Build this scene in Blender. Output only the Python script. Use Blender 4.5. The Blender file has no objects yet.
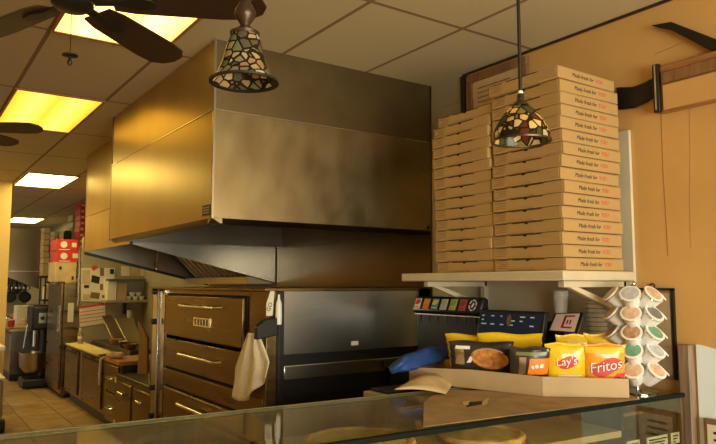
import bpy, bmesh, math, random
from mathutils import Vector, Matrix
random.seed(7)
C = bpy.context.scene.collection
PI = math.pi
H = 1.55                                   # camera height above the floor
# ------------------------------------------------------------------ camera
F = 665.0
PITCH = math.atan(62 / F)
YAW = math.radians(34.615)
cam_d = bpy.data.cameras.new('camera'); cam = bpy.data.objects.new('camera', cam_d); C.objects.link(cam)
cam_d.sensor_width = 36; cam_d.lens = F / 716 * 36; cam_d.clip_start = 0.05; cam_d.clip_end = 100
cam.location = (0, 0, H)
cam.rotation_euler = (PI / 2 + PITCH, 0, -YAW)
bpy.context.scene.camera = cam
# ------------------------------------------------------------------ world, daylight, exposure
W = bpy.data.worlds.new('world'); bpy.context.scene.world = W; W.use_nodes = True
W.node_tree.nodes['Background'].inputs[0].default_value = (0.85, 0.93, 1.0, 1)
W.node_tree.nodes['Background'].inputs[1].default_value = 0.6


def area(name, loc, rot, sx, sy, power, col):
    l = bpy.data.lights.new(name, 'AREA'); l.shape = 'RECTANGLE'; l.size = sx; l.size_y = sy
    l.energy = power; l.color = col
    o = bpy.data.objects.new(name, l); C.objects.link(o); o.location = loc; o.rotation_euler = rot
    return o


# daylight through the shop window behind the camera
area('window_daylight', (1.0, -2.93, 1.35), (PI / 2, 0, 0), 3.4, 1.7, 275, (1.0, 0.95, 0.72))
vs = bpy.context.scene.view_settings
vs.view_transform = 'Standard'; vs.look = 'None'; vs.gamma = 1; vs.use_curve_mapping = False
vs.exposure = 0.0

# ------------------------------------------------------------------ pixel -> place helpers (camera survey)
FWD = Vector((math.sin(YAW) * math.cos(PITCH), math.cos(YAW) * math.cos(PITCH), math.sin(PITCH)))
RGT = Vector((math.cos(YAW), -math.sin(YAW), 0)); UPV = RGT.cross(FWD)
O = Vector((0, 0, H))


def ray(x, y): return FWD + RGT * ((x - 358) / F) - UPV * ((y - 222) / F)
def PX(x, y, X): d = ray(x, y); return O + d * (X / d.x)
def PY(x, y, Y): d = ray(x, y); return O + d * (Y / d.y)
def PZ(x, y, z): d = ray(x, y); return O + d * ((z - H) / d.z)


# ------------------------------------------------------------------ materials
def nt(m): return m.node_tree.nodes, m.node_tree.links


def mat(name, col, rough=0.5, metal=0.0, noise=0.0, nscale=8.0, emit=0.0, stretch=(1, 1, 1), bump=0.0, spec=0.5,
        rvar=0.0, col2=None, ecol=None, coat=0.0):
    m = bpy.data.materials.new(name); m.use_nodes = True
    n, l = nt(m); b = n['Principled BSDF']
    b.inputs['Base Color'].default_value = (*col, 1); b.inputs['Roughness'].default_value = rough
    b.inputs['Metallic'].default_value = metal; b.inputs['Specular IOR Level'].default_value = spec
    if coat: b.inputs['Coat Weight'].default_value = coat
    if emit:
        b.inputs['Emission Color'].default_value = (*(ecol or col), 1); b.inputs['Emission Strength'].default_value = emit
    if noise or bump or rvar or col2:
        tc = n.new('ShaderNodeTexCoord'); mp = n.new('ShaderNodeMapping'); mp.inputs['Scale'].default_value = stretch
        l.new(tc.outputs['Object'], mp.inputs['Vector'])
        nz = n.new('ShaderNodeTexNoise'); nz.inputs['Scale'].default_value = nscale; nz.inputs['Detail'].default_value = 4
        l.new(mp.outputs['Vector'], nz.inputs['Vector'])
        if noise or col2:
            r = n.new('ShaderNodeValToRGB'); a = tuple(max(0, c * (1 - noise)) for c in col)
            z = col2 if col2 else tuple(min(1, c * (1 + noise)) for c in col)
            r.color_ramp.elements[0].position = 0.3; r.color_ramp.elements[1].position = 0.7
            r.color_ramp.elements[0].color = (*a, 1); r.color_ramp.elements[1].color = (*z, 1)
            l.new(nz.outputs['Fac'], r.inputs['Fac']); l.new(r.outputs['Color'], b.inputs['Base Color'])
        if rvar:
            mr = n.new('ShaderNodeMapRange'); mr.inputs['To Min'].default_value = max(0.05, rough - rvar)
            mr.inputs['From Min'].default_value = 0.3; mr.inputs['From Max'].default_value = 0.7
            mr.inputs['To Max'].default_value = min(1, rough + rvar)
            l.new(nz.outputs['Fac'], mr.inputs['Value']); l.new(mr.outputs['Result'], b.inputs['Roughness'])
        if bump:
            bp = n.new('ShaderNodeBump'); bp.inputs['Strength'].default_value = bump; bp.inputs['Distance'].default_value = 0.01
            l.new(nz.outputs['Fac'], bp.inputs['Height']); l.new(bp.outputs['Normal'], b.inputs['Normal'])
    return m


def ceiling_mat():
    m = mat('ceiling_tile', (0.62, 0.50, 0.34), 0.9); n, l = nt(m); b = n['Principled BSDF']
    g = n.new('ShaderNodeNewGeometry'); s = n.new('ShaderNodeSeparateXYZ'); l.new(g.outputs['Position'], s.inputs[0])

    def math_(op, a, v=None):
        k = n.new('ShaderNodeMath'); k.operation = op
        if hasattr(a, 'node'): l.new(a, k.inputs[0])
        else: k.inputs[0].default_value = a
        if v is not None:
            if hasattr(v, 'node'): l.new(v, k.inputs[1])
            else: k.inputs[1].default_value = v
        return k.outputs[0]

    def tri(sock, per, off):
        f = math_('FRACT', math_('DIVIDE', math_('SUBTRACT', sock, off - 50 * per), per))
        return math_('MULTIPLY', math_('ABSOLUTE', math_('SUBTRACT', f, 0.5)), per)   # per/2 at the joint
    jx = math_('GREATER_THAN', tri(s.outputs[0], 0.6, 0.0), 0.3 - 0.012)
    jy = math_('GREATER_THAN', tri(s.outputs[1], 1.262, 2.5), 0.631 - 0.012)
    j = math_('MAXIMUM', jx, jy)
    nz = n.new('ShaderNodeTexNoise'); nz.inputs['Scale'].default_value = 260; nz.inputs['Detail'].default_value = 2
    l.new(g.outputs['Position'], nz.inputs['Vector'])
    nb = n.new('ShaderNodeTexNoise'); nb.inputs['Scale'].default_value = 0.9; l.new(g.outputs['Position'], nb.inputs['Vector'])
    r = n.new('ShaderNodeValToRGB'); e = r.color_ramp.elements
    e[0].position = 0.33; e[0].color = (0.42, 0.34, 0.19, 1); e[1].position = 0.5; e[1].color = (0.58, 0.495, 0.30, 1)
    l.new(nz.outputs['Fac'], r.inputs['Fac'])
    mx = n.new('ShaderNodeMixRGB'); l.new(j, mx.inputs[0]); l.new(r.outputs[0], mx.inputs[1]); mx.inputs[2].default_value = (0.24, 0.15, 0.075, 1)
    l.new(mx.outputs[0], b.inputs['Base Color'])
    bp = n.new('ShaderNodeBump'); bp.inputs['Strength'].default_value = 0.4; bp.inputs['Distance'].default_value = 0.01
    l.new(j, bp.inputs['Height']); l.new(bp.outputs[0], b.inputs['Normal'])
    return m


def floor_mat():
    m = mat('floor_tile', (0.3, 0.19, 0.09), 0.35); n, l = nt(m); b = n['Principled BSDF']
    g = n.new('ShaderNodeNewGeometry')
    br = n.new('ShaderNodeTexBrick'); br.offset = 0; br.inputs['Scale'].default_value = 1
    br.inputs['Brick Width'].default_value = 0.42; br.inputs['Row Height'].default_value = 0.42
    br.inputs['Mortar Size'].default_value = 0.006
    br.inputs['Color1'].default_value = (0.46, 0.29, 0.13, 1); br.inputs['Color2'].default_value = (0.38, 0.235, 0.105, 1)
    br.inputs['Mortar'].default_value = (0.10, 0.06, 0.03, 1)
    l.new(g.outputs['Position'], br.inputs['Vector'])
    nz = n.new('ShaderNodeTexNoise'); nz.inputs['Scale'].default_value = 5; nz.inputs['Detail'].default_value = 6
    l.new(g.outputs['Position'], nz.inputs['Vector'])
    mx = n.new('ShaderNodeMixRGB'); mx.blend_type = 'MULTIPLY'; mx.inputs[0].default_value = 0.75
    l.new(br.outputs['Color'], mx.inputs[1])
    r = n.new('ShaderNodeValToRGB'); r.color_ramp.elements[0].position = 0.3; r.color_ramp.elements[1].position = 0.7
    r.color_ramp.elements[0].color = (0.5, 0.5, 0.5, 1); r.color_ramp.elements[1].color = (1.2, 1.2, 1.2, 1)
    l.new(nz.outputs['Fac'], r.inputs[0]); l.new(r.outputs[0], mx.inputs[2]); l.new(mx.outputs[0], b.inputs['Base Color'])
    return m


def tiffany(name, cols, scale):
    m = bpy.data.materials.new(name); m.use_nodes = True; n, l = nt(m); b = n['Principled BSDF']; out = n['Material Output']
    tc = n.new('ShaderNodeTexCoord')
    v = n.new('ShaderNodeTexVoronoi'); v.inputs['Scale'].default_value = scale; v.inputs['Randomness'].default_value = 0.8
    d = n.new('ShaderNodeTexVoronoi'); d.feature = 'DISTANCE_TO_EDGE'; d.inputs['Scale'].default_value = scale; d.inputs['Randomness'].default_value = 0.8
    l.new(tc.outputs['Object'], v.inputs['Vector']); l.new(tc.outputs['Object'], d.inputs['Vector'])
    s = n.new('ShaderNodeSeparateColor'); l.new(v.outputs['Color'], s.inputs[0])
    r = n.new('ShaderNodeValToRGB'); r.color_ramp.interpolation = 'CONSTANT'
    for i, c in enumerate(cols):
        e = r.color_ramp.elements[i] if i < 2 else r.color_ramp.elements.new(i / len(cols))
        e.position = i / len(cols); e.color = (*c, 1)
    l.new(s.outputs[0], r.inputs[0])
    lt = n.new('ShaderNodeMath'); lt.operation = 'LESS_THAN'; lt.inputs[1].default_value = 0.10; l.new(d.outputs['Distance'], lt.inputs[0])
    mx = n.new('ShaderNodeMixRGB'); l.new(lt.outputs[0], mx.inputs[0]); l.new(r.outputs[0], mx.inputs[1]); mx.inputs[2].default_value = (0.025, 0.018, 0.01, 1)
    l.new(mx.outputs[0], b.inputs['Base Color']); b.inputs['Roughness'].default_value = 0.2
    t = n.new('ShaderNodeBsdfTranslucent'); l.new(mx.outputs[0], t.inputs[0])
    ms = n.new('ShaderNodeMixShader'); ms.inputs[0].default_value = 0.5
    l.new(b.outputs[0], ms.inputs[1]); l.new(t.outputs[0], ms.inputs[2]); l.new(ms.outputs[0], out.inputs[0])
    return m


def glass_mat(name, tint, refl=1.0, fk=0.7):
    m = bpy.data.materials.new(name); m.use_nodes = True; n, l = nt(m); out = n['Material Output']
    n.remove(n['Principled BSDF'])
    t = n.new('ShaderNodeBsdfTransparent'); t.inputs[0].default_value = (*tint, 1)
    g = n.new('ShaderNodeBsdfGlossy'); g.inputs['Roughness'].default_value = 0.04; g.inputs[0].default_value = (refl, refl, refl, 1)
    f0 = n.new('ShaderNodeFresnel'); f0.inputs[0].default_value = 1.5
    f = n.new('ShaderNodeMath'); f.operation = 'MULTIPLY'; f.inputs[1].default_value = fk; l.new(f0.outputs[0], f.inputs[0])
    ms = n.new('ShaderNodeMixShader'); l.new(f.outputs[0], ms.inputs[0]); l.new(t.outputs[0], ms.inputs[1]); l.new(g.outputs[0], ms.inputs[2])
    l.new(ms.outputs[0], out.inputs[0]); return m


M = dict(
    ceiling=ceiling_mat(), floor=floor_mat(),
    orange=mat('orange_paint', (0.61, 0.365, 0.12), 0.75, noise=0.10, nscale=1.6, bump=0.05),
    cream=mat('cream_panel', (0.60, 0.55, 0.41), 0.6, noise=0.08, nscale=3),
    greywall=mat('grey_wall_panel', (0.34, 0.30, 0.21), 0.5, noise=0.1, nscale=3),
    dullwall=mat('dull_kitchen_wall', (0.30, 0.26, 0.18), 0.5, noise=0.15, nscale=2),
    yellowwall=mat('yellow_wall', (0.72, 0.50, 0.20), 0.7),
    steel=mat('stainless', (0.42, 0.37, 0.27), 0.30, 1.0, noise=0.14, nscale=2.2),
    steelbrownwall=mat('stainless_backsplash', (0.19, 0.145, 0.085), 0.27, 1.0, noise=0.12, nscale=2.0),
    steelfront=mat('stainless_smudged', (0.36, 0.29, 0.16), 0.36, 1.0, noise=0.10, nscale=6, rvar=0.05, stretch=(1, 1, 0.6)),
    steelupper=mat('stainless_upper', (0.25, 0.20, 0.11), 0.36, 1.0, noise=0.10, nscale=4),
    steelside=mat('stainless_warm_reflection', (0.60, 0.43, 0.17), 0.32, 1.0, noise=0.10, nscale=2.5, stretch=(1, 1, 0.4)),  # stainless with the warm room's gold reflection put into its colour
    steelblue=mat('stainless_oven_side', (0.62, 0.63, 0.62), 0.27, 1.0, noise=0.08, nscale=2.5),
    steelbrown=mat('stainless_oven_door', (0.27, 0.19, 0.085), 0.33, 1.0, noise=0.15, nscale=3, rvar=0.08, stretch=(1, 1, 6)),
    steeldark=mat('dark_steel', (0.16, 0.14, 0.11), 0.35, 1.0, noise=0.15, nscale=3),
    steelbright=mat('bright_steel', (0.62, 0.62, 0.60), 0.22, 1.0),
    chrome=mat('chrome', (0.8, 0.78, 0.72), 0.12, 1.0),
    black=mat('black_plastic', (0.012, 0.012, 0.013), 0.4),
    darkgap=mat('dark_gap', (0.008, 0.006, 0.005), 0.9),
    blackmetal=mat('black_metal', (0.03, 0.025, 0.02), 0.45, 0.6),
    bronze=mat('dark_bronze', (0.07, 0.045, 0.03), 0.35, 0.7, noise=0.3, nscale=20),
    fanwood=mat('dark_fan_wood', (0.035, 0.016, 0.008), 0.4, noise=0.3, nscale=8, stretch=(1, 8, 1)),
    wood=mat('brown_wood', (0.22, 0.11, 0.045), 0.45, noise=0.3, nscale=6, stretch=(8, 8, 1)),
    woodh=mat('orange_brown_wood', (0.35, 0.16, 0.055), 0.45, noise=0.2, nscale=6, stretch=(8, 1, 8)),
    woodgrey=mat('weathered_wood', (0.22, 0.15, 0.10), 0.45, noise=0.35, nscale=9, stretch=(6, 6, 0.5)),
    board=mat('pale_cutting_board', (0.72, 0.56, 0.27), 0.5, noise=0.08, nscale=4),
    boardorange=mat('orange_cutting_board', (0.50, 0.24, 0.07), 0.5, noise=0.1, nscale=4),
    card=mat('kraft_cardboard', (0.44, 0.28, 0.105), 0.8, noise=0.06, nscale=5),
    cardedge=mat('kraft_cardboard_inside', (0.45, 0.28, 0.13), 0.85),
    cardtray=mat('tray_cardboard', (0.46, 0.335, 0.19), 0.8, noise=0.08, nscale=7),
    cardsheet=mat('shaded_cardboard', (0.34, 0.23, 0.12), 0.75, noise=0.25, nscale=9),  # darker than plain cardboard: shade and reflection put into the brown
    cardlight=mat('pale_cardboard', (0.60, 0.44, 0.24), 0.8, noise=0.15, nscale=8),
    white=mat('white_plastic', (0.80, 0.79, 0.76), 0.4),
    paper=mat('white_paper', (0.72, 0.67, 0.54), 0.7),
    paperblue=mat('pale_blue_sheet', (0.78, 0.93, 1.0), 0.5),
    shelfpaint=mat('cream_shelf_paint', (0.60, 0.52, 0.36), 0.5, noise=0.08, nscale=6),
    ink=mat('black_ink', (0.02, 0.015, 0.012), 0.7),
    inkred=mat('red_ink', (0.60, 0.06, 0.03), 0.7),
    inkbrown=mat('brown_ink', (0.22, 0.12, 0.05), 0.8),
    red=mat('red_card', (0.62, 0.035, 0.025), 0.5),
    yellowbag=mat('yellow_foil', (0.80, 0.53, 0.015), 0.25, coat=0.3, bump=0.15, nscale=14),
    amberbag=mat('amber_foil', (0.80, 0.33, 0.025), 0.25, coat=0.3, bump=0.15, nscale=14),
    blackbag=mat('black_foil', (0.03, 0.025, 0.022), 0.25, coat=0.3, bump=0.2, nscale=14),
    greenfoil=mat('olive_foil', (0.16, 0.17, 0.05), 0.3),
    orangefoil=mat('orange_print', (0.90, 0.22, 0.02), 0.3),
    foodprint=mat('food_photo_print', (0.80, 0.20, 0.03), 0.35, noise=0.5, nscale=45, col2=(0.85, 0.42, 0.12)),
    blue=mat('blue_cloth', (0.012, 0.055, 0.22), 0.6, noise=0.3, nscale=10),
    bluedark=mat('dark_blue_screen', (0.015, 0.022, 0.035), 0.15, emit=0.25, ecol=(0.02, 0.03, 0.045), spec=0.15),
    screenwhite=mat('screen_text', (0.5, 0.55, 0.6), 0.3, emit=0.25),
    peach=mat('tablet_screen', (0.7, 0.5, 0.36), 0.2, emit=0.25),
    greenline=mat('green_print', (0.04, 0.22, 0.10), 0.5),
    cloth=mat('cream_cloth', (0.84, 0.78, 0.62), 0.85, bump=0.3, nscale=60, noise=0.05),
    crust=mat('pizza_crust', (0.74, 0.46, 0.17), 0.7, noise=0.35, nscale=12, bump=0.5),
    cheese=mat('pizza_cheese', (0.88, 0.60, 0.16), 0.45, noise=0.3, nscale=14, bump=0.4, col2=(0.95, 0.82, 0.42)),
    glass=glass_mat('display_glass', (0.84, 0.86, 0.74), 1.0, 0.42), frontglass=glass_mat('display_front_glass', (0.86, 0.86, 0.78), 1.0, 0.2), glassgreen=mat('green_glass_edge', (0.004, 0.008, 0.006), 0.5, spec=0.1),
    clear=glass_mat('clear_plastic', (0.85, 0.85, 0.8)),
    lampglow=mat('lamp_diffuser', (0.9, 0.8, 0.5), 0.6, emit=1.0),
    bulb=mat('warm_bulb', (1, 0.8, 0.4), 0.5, emit=14, ecol=(1, 0.72, 0.32)),
    khaki=mat('khaki_plastic', (0.34, 0.29, 0.18), 0.5),
    deck=mat('display_deck', (0.46, 0.40, 0.22), 0.5, noise=0.2, nscale=5),
    rubber=mat('black_rubber', (0.02, 0.02, 0.02), 0.7),
    poddish=mat('pod_white', (0.84, 0.84, 0.83), 0.35),
    tiff1=tiffany('stained_glass_leaves', [(0.60, 0.46, 0.22), (0.16, 0.13, 0.08), (0.78, 0.72, 0.50), (0.22, 0.26, 0.12), (0.50, 0.30, 0.16), (0.36, 0.30, 0.18)], 47),
    tiff2=tiffany('stained_glass_petals', [(0.80, 0.58, 0.18), (0.10, 0.10, 0.03), (0.72, 0.60, 0.36), (0.30, 0.26, 0.06), (0.85, 0.66, 0.22), (0.16, 0.04, 0.02)], 40),
)


def lamp_mat(m, c0, c1, strength):
    n, l = nt(m); b = n['Principled BSDF']
    tc = n.new('ShaderNodeTexCoord'); s = n.new('ShaderNodeSeparateXYZ'); l.new(tc.outputs['Object'], s.inputs[0])
    # two tubes glow behind the acrylic: brighter stripes along the length
    a = n.new('ShaderNodeMath'); a.operation = 'ABSOLUTE'; l.new(s.outputs[0], a.inputs[0])
    k = n.new('ShaderNodeMath'); k.operation = 'SUBTRACT'; l.new(a.outputs[0], k.inputs[0]); k.inputs[1].default_value = 0.13
    q = n.new('ShaderNodeMath'); q.operation = 'ABSOLUTE'; l.new(k.outputs[0], q.inputs[0])
    r = n.new('ShaderNodeValToRGB'); e = r.color_ramp.elements
    e[0].position = 0.0; e[0].color = (*c0, 1); e[1].position = 0.14; e[1].color = (*c1, 1)
    l.new(q.outputs[0], r.inputs[0]); l.new(r.outputs[0], b.inputs['Emission Color'])
    b.inputs['Emission Strength'].default_value = strength
    b.inputs['Base Color'].default_value = (0.3, 0.25, 0.15, 1)


M['filtersteel'] = mat('filter_steel', (0.62, 0.52, 0.36), 0.55, 0.4)
M['lampyellow'] = mat('yellow_lamp_diffuser', (0.9, 0.8, 0.5), 0.6, emit=1.0)
lamp_mat(M['lampglow'], (1.0, 0.80, 0.25), (0.95, 0.66, 0.11), 3.2)
M['lampkitchen'] = mat('kitchen_lamp_diffuser', (0.9, 0.8, 0.5), 0.6, emit=1.0)
lamp_mat(M['lampkitchen'], (1.0, 0.80, 0.28), (0.95, 0.72, 0.18), 13.0)
lamp_mat(M['lampyellow'], (1.0, 0.62, 0.10), (0.72, 0.36, 0.015), 2.2)


# ------------------------------------------------------------------ mesh helpers
class MB:
    def __init__(s): s.bm = bmesh.new(); s.mi = 0

    def _t(s, vs, T):
        if T is not None:
            for v in vs: v.co = T @ v.co

    def face(s, pts, mi=None):
        vs = [s.bm.verts.new(p) for p in pts]
        f = s.bm.faces.new(vs); f.material_index = s.mi if mi is None else mi
        return f

    def box(s, x0, y0, z0, x1, y1, z1, T=None):
        v = [s.bm.verts.new(p) for p in ((x0, y0, z0), (x1, y0, z0), (x1, y1, z0), (x0, y1, z0), (x0, y0, z1), (x1, y0, z1), (x1, y1, z1), (x0, y1, z1))]
        for q in ((3, 2, 1, 0), (4, 5, 6, 7), (0, 1, 5, 4), (1, 2, 6, 5), (2, 3, 7, 6), (3, 0, 4, 7)):
            s.bm.faces.new([v[i] for i in q]).material_index = s.mi
        s._t(v, T); return s

    def prism(s, pts, off, T=None):
        """polygon pts (3-D, planar) extruded along vector off"""
        off = Vector(off); a = [s.bm.verts.new(Vector(p)) for p in pts]; b = [s.bm.verts.new(Vector(p) + off) for p in pts]
        n = len(pts)
        fs = [s.bm.faces.new(a[::-1]), s.bm.faces.new(b)]
        for i in range(n): fs.append(s.bm.faces.new((a[i], a[(i + 1) % n], b[(i + 1) % n], b[i])))
        for f in fs: f.material_index = s.mi
        s._t(a + b, T); bmesh.ops.recalc_face_normals(s.bm, faces=fs); return s

    def lathe(s, prof, seg=24, c=(0, 0, 0), T=None, closed=False):
        rings = []; c = Vector(c); allv = []
        for r, z in prof:
            if r < 1e-6: ring = [s.bm.verts.new(c + Vector((0, 0, z)))]
            else: ring = [s.bm.verts.new(c + Vector((r * math.cos(2 * PI * k / seg), r * math.sin(2 * PI * k / seg), z))) for k in range(seg)]
            rings.append(ring); allv += ring
        fs = []
        pairs = list(zip(rings, rings[1:])) + ([(rings[-1], rings[0])] if closed else [])
        for a, b in pairs:
            for k in range(seg):
                k2 = (k + 1) % seg
                if len(a) == 1 and len(b) == 1: continue
                if len(a) == 1: q = (a[0], b[k2], b[k])
                elif len(b) == 1: q = (a[k], a[k2], b[0])
                else: q = (a[k], a[k2], b[k2], b[k])
                f = s.bm.faces.new(q); f.material_index = s.mi; fs.append(f)
        s._t(allv, T); bmesh.ops.recalc_face_normals(s.bm, faces=fs); return s

    def cyl(s, a, b, r, r2=None, seg=14):
        a, b = Vector(a), Vector(b); d = b - a; L = d.length
        q = Vector((0, 0, 1)).rotation_difference(d)
        T = Matrix.Translation(a) @ q.to_matrix().to_4x4()
        r2 = r if r2 is None else r2
        return s.lathe([(0, 0), (r, 0), (r2, L), (0, L)], seg, T=T)

    def tube(s, pts, r, seg=8):
        for a, b in zip(pts, pts[1:]): s.cyl(a, b, r, seg=seg)
        for p in pts[1:-1]: s.ball(p, r, 6)
        return s

    def ball(s, c, r, seg=12, sc=(1, 1, 1)):
        n = max(4, seg // 2)
        prof = [(r * math.sin(PI * i / n), -r * math.cos(PI * i / n)) for i in range(n + 1)]
        prof[0] = (0, -r); prof[-1] = (0, r)
        return s.lathe(prof, seg, T=Matrix.Translation(Vector(c)) @ Matrix.Diagonal((*sc, 1)))

    def grid(s, fn, nu, nv):
        g = [[s.bm.verts.new(fn(i / nu, j / nv)) for i in range(nu + 1)] for j in range(nv + 1)]
        for j in range(nv):
            for i in range(nu):
                f = s.bm.faces.new((g[j][i], g[j][i + 1], g[j + 1][i + 1], g[j + 1][i])); f.material_index = s.mi
        return s

    def text(s, body, size, T, depth=0.0006, shear=0.0, fn=None, align='CENTER'):
        cu = bpy.data.curves.new('lettering_curve', 'FONT'); cu.body = body; cu.size = size; cu.shear = shear
        cu.align_x = align; cu.align_y = 'CENTER'; cu.extrude = depth; cu.resolution_u = 3
        ob = bpy.data.objects.new('lettering_curve', cu); C.objects.link(ob)
        dg = bpy.context.evaluated_depsgraph_get(); me = bpy.data.meshes.new_from_object(ob.evaluated_get(dg))
        n0 = len(s.bm.verts); f0 = len(s.bm.faces)
        s.bm.from_mesh(me); s.bm.verts.ensure_lookup_table(); s.bm.faces.ensure_lookup_table()
        for v in s.bm.verts[n0:]:
            v.co = T @ v.co
            if fn: v.co = fn(v.co)
        for f in s.bm.faces[f0:]: f.material_index = s.mi
        bpy.data.objects.remove(ob); bpy.data.meshes.remove(me); bpy.data.curves.remove(cu)
        return s

    def build(s, name, m, parent=None, world=False, smooth=True, bevel=0, solid=0, subsurf=0, seg=2, org=None):
        me = bpy.data.meshes.new(name)
        if world and parent is not None:
            s.bm.transform((Matrix.Translation(parent['_l']) @ Matrix.Rotation(parent['_r'], 4, 'Z')).inverted())
        o = bpy.data.objects.new(name, me)
        if org is not None:
            org = Vector(org); s.bm.transform(Matrix.Translation(-org)); o.location = org
        s.bm.to_mesh(me); s.bm.free()
        for k in (m if isinstance(m, (list, tuple)) else [m]): me.materials.append(M[k] if isinstance(k, str) else k)
        if smooth: me.shade_smooth(); me.set_sharp_from_angle(angle=math.radians(38))
        C.objects.link(o)
        if parent is not None: o.parent = parent
        if solid:
            md = o.modifiers.new('solid', 'SOLIDIFY'); md.thickness = solid; md.offset = 0
        if bevel:
            md = o.modifiers.new('bevel', 'BEVEL'); md.width = bevel; md.segments = seg; md.limit_method = 'ANGLE'; md.angle_limit = math.radians(35)
        if subsurf:
            md = o.modifiers.new('sub', 'SUBSURF'); md.levels = md.render_levels = subsurf
        return o


def tag(o, label, cat, group=None, kind=None):
    o['label'] = label; o['category'] = cat
    if group: o['group'] = group
    if kind: o['kind'] = kind
    return o


ROOTS = []


def thing(name, label, cat, loc=(0, 0, 0), rz=0.0, group=None):
    o = bpy.data.objects.new(name, None); C.objects.link(o); o.empty_display_size = 0.05
    o.location = loc; o.rotation_euler = (0, 0, rz)
    o['_l'] = tuple(loc); o['_r'] = rz; ROOTS.append(o)
    return tag(o, label, cat, group)


def struct(o): o['kind'] = 'structure'; return o


def dup(root, loc, rz=None, label=None, group=None):
    r = root.copy(); C.objects.link(r); r.location = loc
    if rz is not None: r.rotation_euler = (0, 0, rz)
    if label: r['label'] = label
    if group: r['group'] = group
    ROOTS.append(r)
    for ch in list(root.children):
        c = ch.copy(); C.objects.link(c); c.parent = r
        for g in list(ch.children):
            d = g.copy(); C.objects.link(d); d.parent = c
    return r


def on_line(px, A, B, py=285):
    """point where the sight line of column px crosses the plan segment A-B"""
    d = ray(px, py); A = Vector(A); B = Vector(B); e = B - A
    t = (d.x * A.y - d.y * A.x) / (d.y * e.x - d.x * e.y)
    return A + e * t


ORD = ['bottom', 'second', 'third', 'fourth', 'fifth', 'sixth', 'seventh', 'eighth', 'ninth', 'tenth', 'eleventh', 'twelfth',
       'thirteenth', 'fourteenth', 'fifteenth', 'sixteenth', 'seventeenth']
def pos_word(k): return 'lowest' if k == 0 else ORD[k] + ' from the bottom'


ZC = H + 1.35          # ceiling height

# ================================================================== THE ROOM
XW = 2.95
m = MB(); m.box(-2.6, -3.0, -0.1, 3.1, 17.3, 0.0); struct(m.build('floor', 'floor'))
m = MB(); m.box(-2.6, -3.0, ZC, 3.1, 17.3, ZC + 0.1); struct(m.build('ceiling', 'ceiling'))
m = MB(); m.box(XW, -3.0, 0, XW + 0.12, 3.2, ZC); struct(m.build('wall_right', 'orange'))
m = MB(); m.box(XW, 3.2, 0, XW + 0.12, 17.2, ZC); struct(m.build('wall_kitchen_right', 'dullwall'))
m = MB(); m.box(-2.62, -3.0, 0, -2.5, 9.8, ZC); struct(m.build('wall_left', 'orange'))
m = MB(); m.box(-2.6, 9.8, 0, 1.19, 9.95, ZC); struct(m.build('wall_left_end', 'yellowwall'))
m = MB(); m.box(-2.6, 17.2, 0, 3.1, 17.3, ZC); struct(m.build('wall_back', 'dullwall'))
m = MB(); m.box(-2.6, -3.12, 0, 3.1, -3.0, 0.55); m.box(-2.6, -3.12, 2.55, 3.1, -3.0, ZC); m.box(-2.6, -3.12, 0.55, -1.6, -3.0, 2.55)
m.box(2.8, -3.12, 0.55, 3.1, -3.0, 2.55); struct(m.build('wall_front', 'orange'))
m = MB(); m.box(2.1, 9.75, 0, XW, 9.85, 2.2); struct(m.build('wall_kitchen_partition', 'greywall'))
m = MB(); m.cyl((2.06, 9.76, 1.25), (2.06, 9.76, 2.06), 0.018); struct(m.build('trim_post', 'steel'))
# pale panel behind the shelf and the boxes, its cap moulding and the dull panel by the hood
m = MB(); m.box(XW - 0.02, 1.895, 0.6, XW - 0.001, 3.37, H + 0.758); struct(m.build('trim_pale_panel', 'cream', bevel=0.003))
m = MB(); m.box(XW - 0.016, 3.07, H + 0.76, XW - 0.001, 3.37, ZC); m.box(XW - 0.019, 3.07, H + 1.17, XW - 0.001, 3.37, H + 1.18)
struct(m.build('trim_grey_panel', 'greywall'))
m = MB(); m.box(XW - 0.03, 3.03, H + 0.76, XW - 0.001, 3.07, ZC - 0.02); struct(m.build('trim_dark_strip', 'black'))
m = MB(); m.box(XW - 0.012, -0.5, ZC - 0.014, XW - 0.001, 3.37, ZC - 0.001); struct(m.build('trim_ceiling_angle', 'bronze'))
# steel backsplash under the hoods
m = MB(); m.box(XW - 0.012, 3.40, 0.5, XW - 0.001, 5.6, H + 0.333); m.box(XW - 0.018, 3.40, H + 0.337, XW - 0.001, 5.6, ZC)
struct(m.build('trim_steel_backsplash', 'steelbrownwall'))
# wood end post by the display case and cracks in the plaster
m = MB(); m.box(XW - 0.05, 1.625, 0.0, XW - 0.001, 1.675, H - 0.27); struct(m.build('trim_wood_post', 'woodgrey', bevel=0.004))
m = MB()
for pts, w in (([(661, 112), (663, 170), (666, 220), (668, 256)], 0.0016), ([(689, 104), (690, 150), (689.5, 200), (690.5, 248)], 0.0008),
               ([(655, 54), (684, 42)], 0.0012), ([(662, 69), (716, 47)], 0.001)):
    m.tube([PX(x, y, XW) for x, y in pts], w, 5)
struct(m.build('trim_plaster_cracks', 'wood'))

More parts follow.
